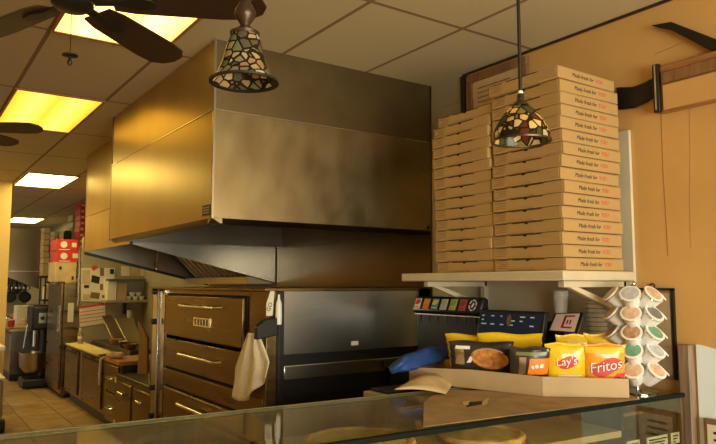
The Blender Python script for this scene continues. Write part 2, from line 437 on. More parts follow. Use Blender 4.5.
# ================================================================== CEILING LIGHTS
lights = [(0.6, 2.50, 'yellow ceiling light panel behind the large ceiling fan'),
          (0.6, 5.02, 'bright yellow ceiling light panel between the two ceiling fans'),
          (1.23, 8.81, 'pale ceiling light panel beside the far hood, second farthest'),
          (1.86, 14.95, 'farthest small ceiling light panel at the back of the kitchen'),
          (-1.2, 2.50, 'added unseen yellow ceiling light panel over the aisle left of the camera'),  # from here on: unseen panels added to light the aisle and kitchen
          (0.0, 7.54, 'added unseen ceiling light panel over the kitchen aisle left of the frame'),
          (0.0, 11.33, 'added unseen ceiling light panel over the rear kitchen behind the yellow wall end'),
          (0.6, 13.86, 'added unseen ceiling light panel beside the farthest hood behind the yellow wall end')]
first = None
for x, y, lab in lights:
    if first is None:
        first = thing('ceiling_light', lab, 'ceiling light', (x + 0.3, y + 0.63, ZC), 0, 'ceiling light panels')
        m = MB(); m.box(-0.283, -0.61, -0.006, 0.283, 0.61, -0.002); m.build('diffuser', 'lampglow', first)
        m = MB()
        for a in ((-0.30, -0.63, -0.283, 0.63), (0.283, -0.63, 0.30, 0.63), (-0.283, -0.63, 0.283, -0.61), (-0.283, 0.61, 0.283, 0.63)):
            m.box(a[0], a[1], -0.012, a[2], a[3], -0.001)
        m.build('frame', 'woodh', first)
    else:
        r_ = dup(first, (x + 0.3, y + 0.63, ZC), None, lab)
        if abs(y - 5.02) < 0.01 or y > 7:
            dif = [c for c in r_.children if c.name.startswith('diffuser')][0]
            dif.data = dif.data.copy(); dif.data.materials[0] = M['lampyellow'] if y < 7 else M['lampkitchen']


# ================================================================== CEILING FANS
def fan(loc, angs, label, k_=1.0):
    t = thing('ceiling_fan', label, 'ceiling fan', loc, 0, 'ceiling fans')       # loc = blade plane
    up = ZC - loc[2]
    m = MB(); m.lathe([(0, up), (0.07, up), (0.065, up - 0.05), (0.02, up - 0.07), (0, up - 0.07)], 20); m.build('canopy', 'blackmetal', t)
    m = MB(); m.cyl((0, 0, 0.11), (0, 0, up - 0.06), 0.014); m.build('downrod', 'blackmetal', t)
    m = MB(); m.lathe([(0, 0.14), (0.05, 0.135), (0.085, 0.11), (0.095, 0.06), (0.088, 0.025), (0.075, 0.01), (0.07, -0.005), (0, -0.005)], 28)
    m.build('motor', 'blackmetal', t)
    m = MB(); m.lathe([(0, -0.005), (0.066, -0.005), (0.070, -0.02), (0.052, -0.036), (0, -0.042)], 28); m.build('switch_housing', 'blackmetal', t)
    for k, a in enumerate(angs):
        R = Matrix.Rotation(math.radians(a), 4, 'Z') @ Matrix.Rotation(math.radians(-12), 4, 'X')
        out = [(0.13, -0.055), (0.20, -0.070), (0.50, -0.084), (0.60, -0.078), (0.65, -0.045), (0.665, 0.0), (0.65, 0.045), (0.60, 0.078), (0.50, 0.084), (0.20, 0.070), (0.13, 0.055)]
        m = MB(); m.prism([(x, y, -0.004) for x, y in out], (0, 0, 0.008), R); b = m.build('blade', 'fanwood', t, bevel=0.002)
        m = MB(); m.prism([(0.07, -0.02, -0.012), (0.16, -0.014, -0.012), (0.22, -0.035, -0.012), (0.27, -0.025, -0.012), (0.29, 0, -0.012), (0.27, 0.025, -0.012), (0.22, 0.035, -0.012), (0.16, 0.014, -0.012), (0.07, 0.02, -0.012)], (0, 0, 0.008), R)
        m.build('bracket', 'blackmetal', b, bevel=0.002)
    m = MB(); m.cyl((-0.005, -0.02, -0.04), (-0.005, -0.02, -0.20), 0.0013, seg=6); c = m.build('pull_chain', 'blackmetal', t)
    m = MB(); m.lathe([(0, -0.20), (0.006, -0.20), (0.026, -0.204), (0.026, -0.208), (0.005, -0.211), (0.005, -0.222), (0.009, -0.228), (0.006, -0.240), (0, -0.241)], 16, (-0.005, -0.02, 0))
    m.build('chain_fob', 'blackmetal', c)
    t.scale = (k_, k_, (1.0 if k_ == 1 else 1.0))


fan((0.448, 2.385, H + 0.98), (40, -29, 112, 184, 256), 'dark five-bladed ceiling fan with pull chain in front of the yellow light panel')
fan((0.225, 4.66, H + 0.95), (-30, 42, 114, 186, 258), 'second dark ceiling fan farther back, only its blade tips in view at the left', 0.8)


# ================================================================== PENDANT LAMPS
def shade_profile(p, th=0.004):
    return p + [(max(r - th, 0.001), z) for r, z in reversed(p)]


# bell lamp
B = PY(244, 81, 1.35); bz = B.z
t = thing('pendant_lamp', 'bell-shaped stained glass pendant lamp with bronze turned finial, in front of the hood', 'pendant lamp', (B.x, B.y, bz), 0, 'stained glass pendant lamps')
bp = [(0.030, 0.107), (0.037, 0.090), (0.042, 0.070), (0.048, 0.048), (0.055, 0.028), (0.064, 0.010), (0.074, 0.0)]
m = MB(); m.lathe(shade_profile(bp), 40, closed=True); sh = m.build('lamp_shade', 'tiff1', t)
m = MB(); m.lathe([(0.070, 0.002), (0.078, 0.0), (0.078, -0.005), (0.069, -0.004)], 40, closed=True); m.build('rim', 'blackmetal', sh)
m = MB(); m.lathe([(0, 0.105), (0.033, 0.105), (0.034, 0.112), (0.022, 0.120), (0.010, 0.128), (0.014, 0.136), (0.023, 0.150), (0.024, 0.162), (0.017, 0.176), (0.012, 0.184), (0.016, 0.19), (0.008, 0.20), (0.006, 0.21), (0, 0.21)], 24); m.build('finial', 'bronze', t)
m = MB(); m.cyl((0, 0, 0.205), (0, 0, ZC - bz), 0.0045); m.build('rod', 'bronze', t)
m = MB(); m.ball((0, 0, 0.055), 0.018); m.build('bulb', 'white', t)
# dome lamp
B = PY(521.5, 140.5, 1.35); bz = B.z
t = thing('pendant_lamp', 'dome-shaped amber stained glass pendant lamp on a thin rod, in front of the pizza boxes', 'pendant lamp', (B.x, B.y, bz), 0, 'stained glass pendant lamps')
bp = [(0.022, 0.108), (0.040, 0.095), (0.060, 0.070), (0.075, 0.045), (0.084, 0.022), (0.087, 0.0)]
m = MB(); m.lathe(shade_profile(bp), 40, closed=True); sh = m.build('lamp_shade', 'tiff2', t)
m = MB(); m.lathe([(0.084, 0.002), (0.090, 0.0), (0.089, -0.005), (0.083, -0.004)], 40, closed=True); m.build('rim', 'bronze', sh)
m = MB(); m.lathe([(0, 0.106), (0.026, 0.106), (0.024, 0.112), (0.012, 0.122), (0.010, 0.142), (0.005, 0.148), (0, 0.148)], 24); m.build('socket_cap', 'bronze', t)
m = MB(); m.ball((0, 0, 0.148), 0.0085); m.build('collar_nut', 'white', t)
m = MB(); m.cyl((0, 0, 0.14), (0, 0, ZC - bz), 0.0055); m.build('rod', 'blackmetal', t)
m = MB(); m.ball((0, 0, 0.055), 0.022); m.build('bulb', 'bulb', t)

# ================================================================== EXHAUST HOODS
def build_main_hood():
    t = thing('exhaust_hood', 'large stainless exhaust hood box hanging over the pizza oven, nearest of the hoods', 'exhaust hood', (2.1, 4.4, H + 0.35))
    X0, X1, Y0, Y1 = 1.375, XW - 0.02, 3.375, 5.5
    zb, zs = H + 0.355, H + 0.952
    th = 0.02
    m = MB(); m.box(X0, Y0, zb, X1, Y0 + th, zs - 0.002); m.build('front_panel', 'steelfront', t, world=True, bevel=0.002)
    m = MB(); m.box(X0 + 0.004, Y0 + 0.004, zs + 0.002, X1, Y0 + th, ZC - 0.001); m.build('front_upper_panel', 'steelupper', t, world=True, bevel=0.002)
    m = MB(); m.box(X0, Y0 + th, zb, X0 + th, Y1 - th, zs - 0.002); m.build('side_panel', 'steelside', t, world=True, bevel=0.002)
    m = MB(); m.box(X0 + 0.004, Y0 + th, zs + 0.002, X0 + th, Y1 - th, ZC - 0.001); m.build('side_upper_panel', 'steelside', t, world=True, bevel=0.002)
    m = MB(); m.box(X0, Y1 - th, zb - 0.012, X1, Y1, ZC - 0.001); m.build('rear_panel', 'steeldark', t, world=True)  # dark steel colour holds the shade inside the hood
    # lip folded inward round the bottom, and the seam trim
    m = MB(); m.prism([(X0, Y0, zb), (X0, Y0 + 0.05, zb - 0.028), (X0, Y0 + 0.06, zb - 0.028), (X0, Y0 + 0.06, zb)], (X1 - X0, 0, 0)); m.build('front_lip', 'steel', t, world=True)
    m = MB(); m.prism([(X0, Y0, zb), (X0 + 0.05, Y0, zb - 0.028), (X0 + 0.06, Y0, zb - 0.028), (X0 + 0.06, Y0, zb)], (0, Y1 - Y0, 0)); m.build('side_lip', 'steel', t, world=True)
    m = MB(); m.box(X0 - 0.003, Y0 - 0.004, zs - 0.003, X1, Y0, zs + 0.003); m.box(X0 - 0.004, Y0, zs - 0.003, X0, Y1, zs + 0.003); m.build('seam_trim', 'steelbright', t, world=True)
    m = MB(); m.box(X0 - 0.003, Y0 - 0.003, zb, X0 + 0.008, Y0 + 0.008, ZC - 0.002); m.build('corner_trim', 'steelbright', t, world=True)
    a = PX(202, 207, X0); b = PX(211.5, 218, X0)
    m = MB(); m.box(X0 - 0.004, Y0 + 0.02, zb + 0.018, X0 - 0.0005, Y0 + 0.13, zb + 0.075); p = m.build('name_plate', 'blackmetal', t, world=True)
    m = MB()
    for k in range(3): m.box(X0 - 0.0048, Y0 + 0.03, zb + 0.030 + k * 0.014, X0 - 0.0042, Y0 + 0.12, zb + 0.037 + k * 0.014)
    m.build('plate_marks', 'khaki', p); bpy.data.objects[-1] if False else None
    p.children[0].data.transform(Matrix.Translation(-Vector(t['_l'])))
    m = MB(); m.ball((XW - 0.05, Y0 + 0.01, zb + 0.02), 0.018); m.build('corner_bolt', 'blackmetal', t, world=True)
    return t


build_main_hood()


def side_hood(t, X0, XB, Y0, Y1, zlip, zback, near='steelbright', far='steeldark', ztop=ZC - 0.001):
    """low hood with sloping sides: lip high at X0, low at the wall XB"""
    th = 0.02
    prof = [(X0, zlip), (XB, zback), (XB, ztop), (X0, ztop)]
    m = MB(); m.prism([(x, Y0, z) for x, z in prof], (0, th, 0)); m.build('near_side_panel', near, t, world=True)
    m = MB(); m.prism([(x, Y1 - th, z) for x, z in prof], (0, th, 0)); m.build('far_side_panel', far, t, world=True)
    m = MB(); m.prism([(X0, Y1 - th - 0.004, zlip), (XB, Y1 - th - 0.004, zback), (XB, Y1 - th - 0.004, zback - 0.03), (X0, Y1 - th - 0.004, zlip - 0.03)], (0, th, 0)); m.build('edge_channel', 'black', t, world=True)
    zs = zlip + 0.36
    m = MB(); m.box(X0, Y0, zlip, X0 + th, Y1, zs - 0.003); m.build('front_panel', 'steelside', t, world=True)
    m = MB(); m.box(X0 + 0.003, Y0, zs + 0.003, X0 + th, Y1, ztop); m.build('front_upper_panel', 'steelside', t, world=True)


YF = 7.3
t = thing('exhaust_hood', 'second stainless exhaust hood with slanted sides and baffle filters, behind the large hood', 'exhaust hood', (2.2, 6.4, H))
side_hood(t, 1.58, XW - 0.02, 5.62, YF, H + 0.335, H + 0.015, far='steel')
# bank of baffle filters on the sloping back
nf = 4
for k in range(nf):
    y0 = 5.68 + k * (YF - 5.74) / nf; y1 = y0 + (YF - 5.74) / nf - 0.01
    m = MB()
    a = Vector((2.21, 0, H + 0.60)); b = Vector((2.74, 0, H + 0.07))
    n_ = 3
    for i in range(n_):
        ya = y0 + (y1 - y0) * i / n_; yb = ya + (y1 - y0) / n_ * 0.5
        m.prism([(a.x, ya, a.z), (b.x, ya, b.z), (b.x, yb, b.z), (a.x, yb, a.z)], (0.012, 0, 0.02))
    m.build('baffle_filter', 'filtersteel', t, world=True)
m = MB(); m.prism([(2.245, 5.66, H + 0.61), (2.775, 5.66, H + 0.08), (XW - 0.03, 5.66, H + 0.08), (XW - 0.03, 5.66, H + 0.61)], (0, YF - 5.70, 0)); m.build('filter_housing', 'black', t, world=True)
m = MB(); m.box(2.66, 5.66, H - 0.0, XW - 0.03, YF - 0.02, H + 0.065); m.build('grease_trough', 'steel', t, world=True)
q = PY(157, 263, YF - 0.1)
m = MB(); m.tube([q + Vector((0.0, 0, 0.14)), q + Vector((0.0, 0, 0.02)), q + Vector((-0.03, 0, -0.02)), q + Vector((0.0, 0, -0.05))], 0.008); m.ball(q + Vector((0, 0, -0.06)), 0.018); m.build('fire_nozzle', 'chrome', t, world=True)

t = thing('exhaust_hood', 'farthest stainless hood with a slanted bottom, above the hanging pans', 'exhaust hood', (1.75, 12.8, H))
side_hood(t, 1.46, 2.0, 12.5, 14.2, H + 0.14, H - 0.09, 'steelbrownwall', ztop=H + 0.93)
m = MB(); m.box(1.46, 12.49, H + 0.21, 2.0, 12.5, H + 0.22); m.build('seam_trim', 'steelbright', t, world=True)


# ================================================================== PIZZA OVEN
XO, YO0, YO1, ZT = 1.755, 3.45, 5.56, H - 0.03
t = thing('pizza_oven', 'bronze-tinted stainless deck pizza oven with stacked pull-down doors, under the large hood', 'pizza oven', (2.3, 4.45, 0))
m = MB(); m.box(XO, YO0 + 0.02, 0.12, 2.88, YO1, ZT - 0.012); m.build('body', 'steelbrown', t, world=True, bevel=0.004)
m = MB(); m.box(XO - 0.02, YO0, ZT - 0.012, 2.90, YO1 + 0.02, ZT + 0.006); m.build('top_plate', 'steelbrown', t, world=True, bevel=0.003)
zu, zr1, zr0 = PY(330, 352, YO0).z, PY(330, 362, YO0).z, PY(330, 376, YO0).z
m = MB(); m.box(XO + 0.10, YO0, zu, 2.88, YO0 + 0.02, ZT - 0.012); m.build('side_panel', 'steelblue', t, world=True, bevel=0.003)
m = MB(); m.box(XO + 0.10, YO0 + 0.012, zr1, 2.88, YO0 + 0.02, zu); m.box(XO + 0.10, YO0 + 0.006, 0.15, 2.88, YO0 + 0.02, zr0); m.build('dark_reflection_bands', 'black', t, world=True)  # dark reflections on the oven side, built as black strips
m = MB(); m.box(XO + 0.10, YO0 - 0.012, zr0, 2.88, YO0 + 0.02, zr1); m.build('reflection_streak', 'steelblue', t, world=True, bevel=0.006)  # bright reflection streak shaped as a raised steel strip
m = MB(); m.box(XO + 0.065, YO0 - 0.012, 0.15, XO + 0.10, YO0 + 0.02, ZT - 0.012); m.build('corner_channel', 'black', t, world=True, bevel=0.003)
doors = [(-0.085, -0.385), (-0.41, -0.62), (-0.78, -0.99), (-1.0, -1.2)]
for i, (a, b) in enumerate(doors):
    y0, y1 = 3.73, 5.13
    m = MB(); m.box(XO - 0.010, y0 - 0.02, H + b - 0.025, XO + 0.001, y1 + 0.02, H + a + 0.014); m.build('door_gap', 'darkgap', t, world=True)
    m = MB(); m.box(XO - 0.032, y0, H + b, XO - 0.008, y1, H + a); d = m.build('door', 'steelbrown', t, world=True, bevel=0.006)
    tl = Vector(t['_l'])
    zc_ = H + a - 0.065 if i != 1 else H + a - 0.085
    ya, yb = 4.02, 4.75
    m = MB(); m.tube([Vector((XO - 0.032, yb, zc_)) - tl, Vector((XO - 0.075, yb - 0.05, zc_ - 0.005)) - tl, Vector((XO - 0.075, ya + 0.05, zc_ - 0.005)) - tl, Vector((XO - 0.032, ya, zc_)) - tl], 0.011, 10)
    m.build('handle', 'chrome', d)
    if i == 0:
        m = MB(); m.box(*(Vector((XO - 0.036, 4.22, H + a - 0.205)) - tl), *(Vector((XO - 0.031, 4.52, H + a - 0.145)) - tl)); n_ = m.build('name_badge', 'chrome', d)
        m = MB()
        for k in range(5): m.box(*(Vector((XO - 0.0375, 4.25 + k * 0.052, H + a - 0.195)) - tl), *(Vector((XO - 0.036, 4.282 + k * 0.052, H + a - 0.155)) - tl))
        m.build('badge_marks', 'steeldark', n_)
m = MB(); m.box(XO - 0.006, 3.5, H - 0.77, XO + 0.001, YO1, H - 0.655); m.build('lower_rail', 'steelbrown', t, world=True, bevel=0.003)
m = MB(); m.box(XO - 0.012, 5.20, 0.15, XO + 0.001, 5.27, ZT - 0.02); m.build('control_strip', 'steelbright', t, world=True)
m = MB(); m.box(XO - 0.025, 5.34, 0.15, XO + 0.03, 5.46, ZT - 0.02); m.build('control_post', 'steelblue', t, world=True, bevel=0.01)
for z in (-0.02, -0.26, -0.78, -1.0):
    m = MB(); m.cyl((XO - 0.025, 5.37, H - 0.04 + z), (XO - 0.06, 5.37, H - 0.04 + z), 0.024); m.build('knob', 'black', t, world=True)
q = PY(355, 343, YO0)
m = MB(); m.box(q.x - 0.028, YO0 - 0.003, q.z - 0.014, q.x + 0.024, YO0 - 0.0005, q.z + 0.012); m.build('sticker', 'white', t, world=True)
m = MB(); m.box(XO + 0.10, YO0 - 0.01, H - 0.66, 2.88, YO0 - 0.0005, H - 0.645); m.build('lower_trim', 'blackmetal', t, world=True)
for lx, ly in ((1.85, 3.55), (2.78, 3.55), (1.85, 5.35), (2.78, 5.35)):
    m = MB(); m.cyl((lx, ly, 0), (lx, ly, 0.125), 0.03); m.build('leg', 'blackmetal', t, world=True)

# towel on the oven corner
m = MB()
TW = XO - 0.055
top = PX(253, 333, TW); 


def towel(u, v):
    spread = 0.30 + 0.70 * min(1, v * 1.6)
    yy = top.y + (0.5 - u) * 0.46 * spread + 0.06 * v - 0.02
    zz = top.z - v * (0.30 + 0.10 * math.sin(u * 3.3 + 0.6))
    xx = TW - 0.012 + 0.016 * math.sin(u * 14 + v * 2) * (0.3 + v) + 0.005 * math.sin(u * 31 + 1)
    return Vector((xx, yy, zz))


m.grid(towel, 26, 22)
tag(m.build('towel', 'cloth', solid=0.004, org=(TW, top.y, top.z - 0.35)), 'cream towel hanging in folds from the corner of the pizza oven', 'towel')
# black holder with papers on the oven corner
t = thing('wall_caddy', 'black caddy on the oven corner holding a lettered paper strip and a white bottle', 'caddy', (XO - 0.05, 3.5, H - 0.25))
cx_, cy_ = XO - 0.06, 3.44
m = MB(); m.prism([(cx_ - 0.03, cy_ - 0.04, H - 0.31), (cx_ + 0.10, cy_ - 0.04, H - 0.29), (cx_ + 0.10, cy_ - 0.04, H - 0.19), (cx_ + 0.02, cy_ - 0.04, H - 0.20), (cx_ - 0.03, cy_ - 0.04, H - 0.24)], (0, 0.045, 0)); m.build('pocket', 'black', t, world=True, bevel=0.006)
m = MB(); m.prism([(cx_ + 0.035, cy_ - 0.02, H - 0.18), (cx_ + 0.075, cy_ - 0.02, H - 0.18), (cx_ + 0.085, cy_ - 0.02, H - 0.04), (cx_ + 0.06, cy_ - 0.02, H - 0.04), (cx_ + 0.035, cy_ - 0.02, H - 0.11)], (0, 0.004, 0)); s_ = m.build('paper_strip', 'paper', t, world=True)
m = MB(); m.text('GO', 0.034, Matrix.Translation((cx_ + 0.055, cy_ - 0.022, H - 0.13)) @ Matrix.Rotation(PI / 2, 4, 'X') @ Matrix.Rotation(math.radians(70), 4, 'Z')); m.build('lettering', 'ink', t, world=True)
m = MB(); m.lathe([(0, 0), (0.017, 0), (0.019, 0.05), (0.017, 0.12), (0.008, 0.145), (0.006, 0.17), (0, 0.17)], 18, (cx_ + 0.108, cy_ - 0.03, H - 0.23)); m.build('bottle', 'white', t, world=True)

# ================================================================== SHELF AND PIZZA BOXES
ZS = H + 0.06
t = thing('wall_shelf', 'cream painted wall shelf under the stacks of pizza boxes', 'shelf', (2.66, 2.6, ZS - 0.045))
XS = 2.39
m = MB(); m.prism([(XS, 1.885, ZS), (XW - 0.022, 1.885, ZS), (XW - 0.022, 3.05, ZS), (XS + 0.03, 3.05, ZS), (XS, 3.02, ZS)], (0, 0, -0.045)); m.build('shelf_board', 'shelfpaint', t, world=True, bevel=0.006)
for y in (1.93, 2.86):
    m = MB()
    m.prism([(XS + 0.06, y, ZS - 0.045), (XS + 0.06, y, ZS - 0.075), (XW - 0.06, y, ZS - 0.26), (XW - 0.022, y, ZS - 0.26), (XW - 0.022, y, ZS - 0.045)], (0, 0.002, 0))
    bmx = m.bm; bmx.free(); m.bm = bmesh.new()
    m.box(XS + 0.06, y, ZS - 0.075, XW - 0.03, y + 0.035, ZS - 0.046)
    m.box(XW - 0.055, y, ZS - 0.24, XW - 0.022, y + 0.035, ZS - 0.046)
    m.prism([(XS + 0.06, y + 0.004, ZS - 0.06), (XS + 0.12, y + 0.004, ZS - 0.06), (XW - 0.03, y + 0.004, ZS - 0.18), (XW - 0.03, y + 0.004, ZS - 0.22)], (0, 0.027, 0))
    m.build('bracket', 'shelfpaint', t, world=True, bevel=0.003)

BH = 0.0572


def make_pizza_box():
    """origin: centre of the base; -X face looks to the aisle, -Y face carries the slogan"""
    t = thing('pizza_box', '', 'pizza box', (0, 0, -5), 0, None)
    w = 0.215
    m = MB(); m.prism([(-w, -w, 0.0015), (w, -w, 0.0015), (w, w, 0.0015), (-w, w, 0.0015)], (0, 0, BH - 0.005)); m.build('tray', 'card', t, bevel=0.004)
    # lid with tuck flap on the aisle side: lower edge raised at the middle
    m = MB()
    m.box(-w - 0.002, -w + 0.002, BH - 0.004, w, w + 0.002, BH - 0.001)
    m.prism([(-w - 0.003, -w + 0.01, BH - 0.001), (-w - 0.003, -w + 0.01, 0.012), (-w - 0.003, -w + 0.09, 0.012), (-w - 0.003, -w + 0.10, 0.001), (-w - 0.003, -0.04, 0.001), (-w - 0.003, -0.035, 0.012),
             (-w - 0.003, w - 0.10, 0.012), (-w - 0.003, w - 0.095, 0.001), (-w - 0.003, w - 0.01, 0.001), (-w - 0.003, w - 0.01, BH - 0.001)], (0.002, 0, 0))
    m.build('lid', 'card', t, bevel=0.0012)
    m = MB(); m.box(-w - 0.0045, -0.10, BH - 0.0055, -w - 0.0025, 0.09, BH - 0.002); m.box(-w - 0.0045, 0.12, BH - 0.0055, -w - 0.0025, 0.19, BH - 0.003)
    m.prism([(-w - 0.0045, 0.0 + 0.012 * math.cos(a), BH - 0.004 - 0.008 * math.sin(a)) for a in [PI * k / 6 for k in range(7)]], (0.002, 0, 0))
    m.build('thumb_notch', 'darkgap', t)
    m = MB(); R = Matrix.Rotation(PI / 2, 4, 'X')
    m.text('Made fresh for', 0.027, Matrix.Translation((-0.035, -w - 0.0006, BH * 0.50)) @ R, 0.0004, 0.2); m.mi = 1
    m.text('YOU', 0.027, Matrix.Translation((0.088, -w - 0.0006, BH * 0.50)) @ R, 0.0004, 0.2); m.build('slogan', ['ink', 'inkred'], t)
    m = MB()
    for k in range(4): m.box(-w - 0.0042, w - 0.095 + 0.006 * (k % 2), BH * 0.72 - k * 0.009, -w - 0.0028, w - 0.02 - 0.012 * ((k * 2) % 3), BH * 0.72 - k * 0.009 + 0.0022)
    m.build('fine_print', 'inkbrown', t)
    return t


proto = make_pizza_box(); used = False
stacks = [(2.64, 2.118, 16, 'taller stack', 0.0), (2.642, 2.548, 15, 'shorter stack', 0.0)]
for sx, sy, n_, nm, _ in stacks:
    for k in range(n_):
        dx, dy, rz = random.uniform(-0.008, 0.008), random.uniform(-0.005, 0.005), math.radians(random.uniform(-1.0, 1.0))
        if nm.startswith('taller'): dx += 0.004 - 0.02 * (k == n_ - 1)
        else: dy += 0.022 * k / n_
        top_ = k == n_ - 1
        if nm.startswith('shorter') and top_: dy -= 0.03; dx += 0.02
        lab = 'kraft pizza box, %s of the %s on the wall shelf' % ('topmost' if top_ else pos_word(k), nm)
        loc = (sx + dx, sy + dy, ZS + 0.0005 + k * (0.0582 if nm.startswith('taller') else BH))
        if not used:
            proto.location = loc; proto.rotation_euler = (0, 0, rz); proto['label'] = lab; proto['group'] = 'pizza boxes in the ' + nm; used = True
        else: dup(proto, loc, rz, lab, 'pizza boxes in the ' + nm)

# framed notice high on the wall behind the shorter stack
t = thing('framed_notice', 'wood-framed yellowed notice high on the wall behind the pizza boxes', 'picture frame', (XW - 0.02, 2.77, H + 0.85))
y0, y1, z0, z1 = 2.52, 3.015, H + 0.85, H + 1.315
for a in ((y0, z1 - 0.05, y1, z1), (y0, z0, y1, z0 + 0.05), (y0, z0 + 0.05, y0 + 0.05, z1 - 0.05), (y1 - 0.05, z0 + 0.05, y1, z1 - 0.05)):
    m = MB(); m.box(XW - 0.035, a[0], a[1], XW - 0.002, a[2], a[3]); m.build('frame_rail', 'wood', t, world=True, bevel=0.004)
m = MB(); m.box(XW - 0.02, y0 + 0.05, z0 + 0.05, XW - 0.004, y1 - 0.05, z1 - 0.05); p_ = m.build('sheet', 'cardlight', t, world=True)
m = MB()
for k in range(9): m.box(XW - 0.022, y1 - 0.36 + 0.02 * (k % 3), z1 - 0.10 - k * 0.03, XW - 0.0205, y1 - 0.09, z1 - 0.094 - k * 0.03)
m.build('print_lines', 'inkbrown', t, world=True)

# ================================================================== RIGHT WALL THINGS
# wood-framed wall cabinet high at the right edge
t = thing('wall_cabinet', 'orange wood wall cabinet front with a dark edge, high on the orange wall at right', 'cabinet', (XW - 0.03, 1.4, H + 0.8))
m = MB(); m.box(XW - 0.05, 1.0, H + 0.80, XW - 0.002, 1.72, H + 1.02); m.build('body', 'woodh', t, world=True, bevel=0.004)
m = MB(); m.box(XW - 0.058, 1.0, H + 0.805, XW - 0.05, 1.69, H + 0.925); m.build('door', 'orange', t, world=True, bevel=0.003)
m = MB(); m.box(XW - 0.065, 1.0, H + 0.93, XW - 0.05, 1.69, H + 0.985); m.build('top_rail', 'wood', t, world=True, bevel=0.004)
m = MB(); m.box(XW - 0.07, 1.70, H + 0.80, XW - 0.04, 1.73, H + 1.03); m.build('edge_strip', 'blackmetal', t, world=True, bevel=0.003)
m = MB(); m.box(XW - 0.075, 1.71, H + 0.81, XW - 0.068, 1.718, H + 1.025); m.build('edge_bead', 'steelbright', t, world=True)
# dark vent block behind the box stack
m = MB()
m.prism([(XW - 0.03, 1.735, H + 0.90), (XW - 0.03, 1.74, H + 0.985), (XW - 0.03, 1.80, H + 0.97), (XW - 0.03, 1.86, H + 0.965), (XW - 0.03, 1.95, H + 0.985), (XW - 0.03, 1.95, H + 0.87), (XW - 0.03, 1.86, H + 0.86), (XW - 0.03, 1.80, H + 0.875)], (0.029, 0, 0))
tag(m.build('wall_bracket', 'blackmetal', bevel=0.006, org=(XW - 0.01, 1.85, H + 0.9)), 'dark metal bracket on the orange wall beside the top of the taller box stack', 'bracket')
m = MB()
a, b = PX(655, 27, XW), PX(735, 53, XW)
m.prism([(XW - 0.04, a.y, a.z), (XW - 0.04, a.y - 0.1, a.z - 0.055), (XW - 0.04, b.y, b.z - 0.045), (XW - 0.04, b.y, b.z + 0.03), (XW - 0.04, a.y - 0.10, a.z - 0.015)], (0.039, 0, 0))
tag(m.build('beam_end', 'blackmetal', bevel=0.006, org=(XW - 0.02, b.y, b.z)), 'dark tapered beam end on the orange wall in the top right corner', 'beam')
# clipboard
t = thing('clipboard', 'brown hanging clipboard with dark edges on the orange wall behind the pod carousel', 'clipboard', (XW - 0.01, 1.80, H - 0.43))
y0, y1, z0, z1 = 1.705, 1.885, H - 0.435, H - 0.022
m = MB(); m.box(XW - 0.012, y0, z0, XW - 0.002, y1, z1); m.build('board', 'woodgrey', t, world=True, bevel=0.003)
m = MB(); m.box(XW - 0.016, y0, z0, XW - 0.001, y0 + 0.013, z1); m.box(XW - 0.016, y0, z1 - 0.008, XW - 0.001, y1, z1 + 0.003); m.build('edge_frame', 'black', t, world=True)
m = MB(); m.box(XW - 0.014, y0 + 0.02, z0 + 0.02, XW - 0.0125, y1 - 0.01, z1 - 0.02); m.build('sheet', 'cardtray', t, world=True)
m = MB(); r0 = PX(653, 285, XW)
m.lathe([(0.012 + 0.003 * math.cos(a), 0.003 * math.sin(a)) for a in [2 * PI * k / 8 for k in range(8)]], 16, closed=True, T=Matrix.Translation((XW - 0.006, r0.y, z1 + 0.012)) @ Matrix.Rotation(PI / 2, 4, 'Y')); m.build('hanging_ring', 'black', t, world=True)
# pale sheet and framed sign, lower right
m = MB(); y1 = 1.615
m.prism([(XW - 0.006, y1, 0.4), (XW - 0.006, 1.0, 0.4), (XW - 0.006, 1.0, H - 0.29), (XW - 0.006, y1 - 0.10, H - 0.285), (XW - 0.006, y1 - 0.02, H - 0.268), (XW - 0.006, y1, H - 0.268)], (0.005, 0, 0))
tag(m.build('wall_sheet', 'paperblue', org=(XW - 0.004, 1.3, 0.4)), 'pale blue-white sheet covering the lower orange wall at right, beside the wood post', 'wall sheet')
t = thing('framed_sign', 'small dark-framed white sign in the bottom right corner of the pale sheet', 'sign', (XW - 0.02, 1.5, H - 0.9))
q = PX(703, 418, XW - 0.03)
m = MB(); m.box(XW - 0.03, q.y - 0.22, q.z - 0.30, XW - 0.007, q.y, q.z); m.build('frame', 'wood', t, world=True, bevel=0.003)
m = MB(); m.box(XW - 0.034, q.y - 0.20, q.z - 0.28, XW - 0.0301, q.y - 0.018, q.z - 0.022); m.build('sheet', 'paper', t, world=True)
m = MB()
for k in range(4): m.box(XW - 0.0352, q.y - 0.15, q.z - 0.06 - k * 0.03, XW - 0.0341, q.y - 0.045, q.z - 0.05 - k * 0.03)
m.build('print_lines', 'ink', t, world=True)

# ================================================================== DISPLAY CASE (turned 3 degrees)
ZD = H - 0.48
CR = math.radians(-3.2)
t = thing('display_case', 'glass-topped pizza display case along the bottom of the photo', 'display case', (2.88, 1.645, 0), CR)
LX = -3.9; DP = 0.645


def cb(name, mt, x0, y0, z0, x1, y1, z1, bevel=0, parent=None):
    m = MB(); m.box(x0, y0, z0, x1, y1, z1); return m.build(name, mt, parent or t, bevel=bevel)


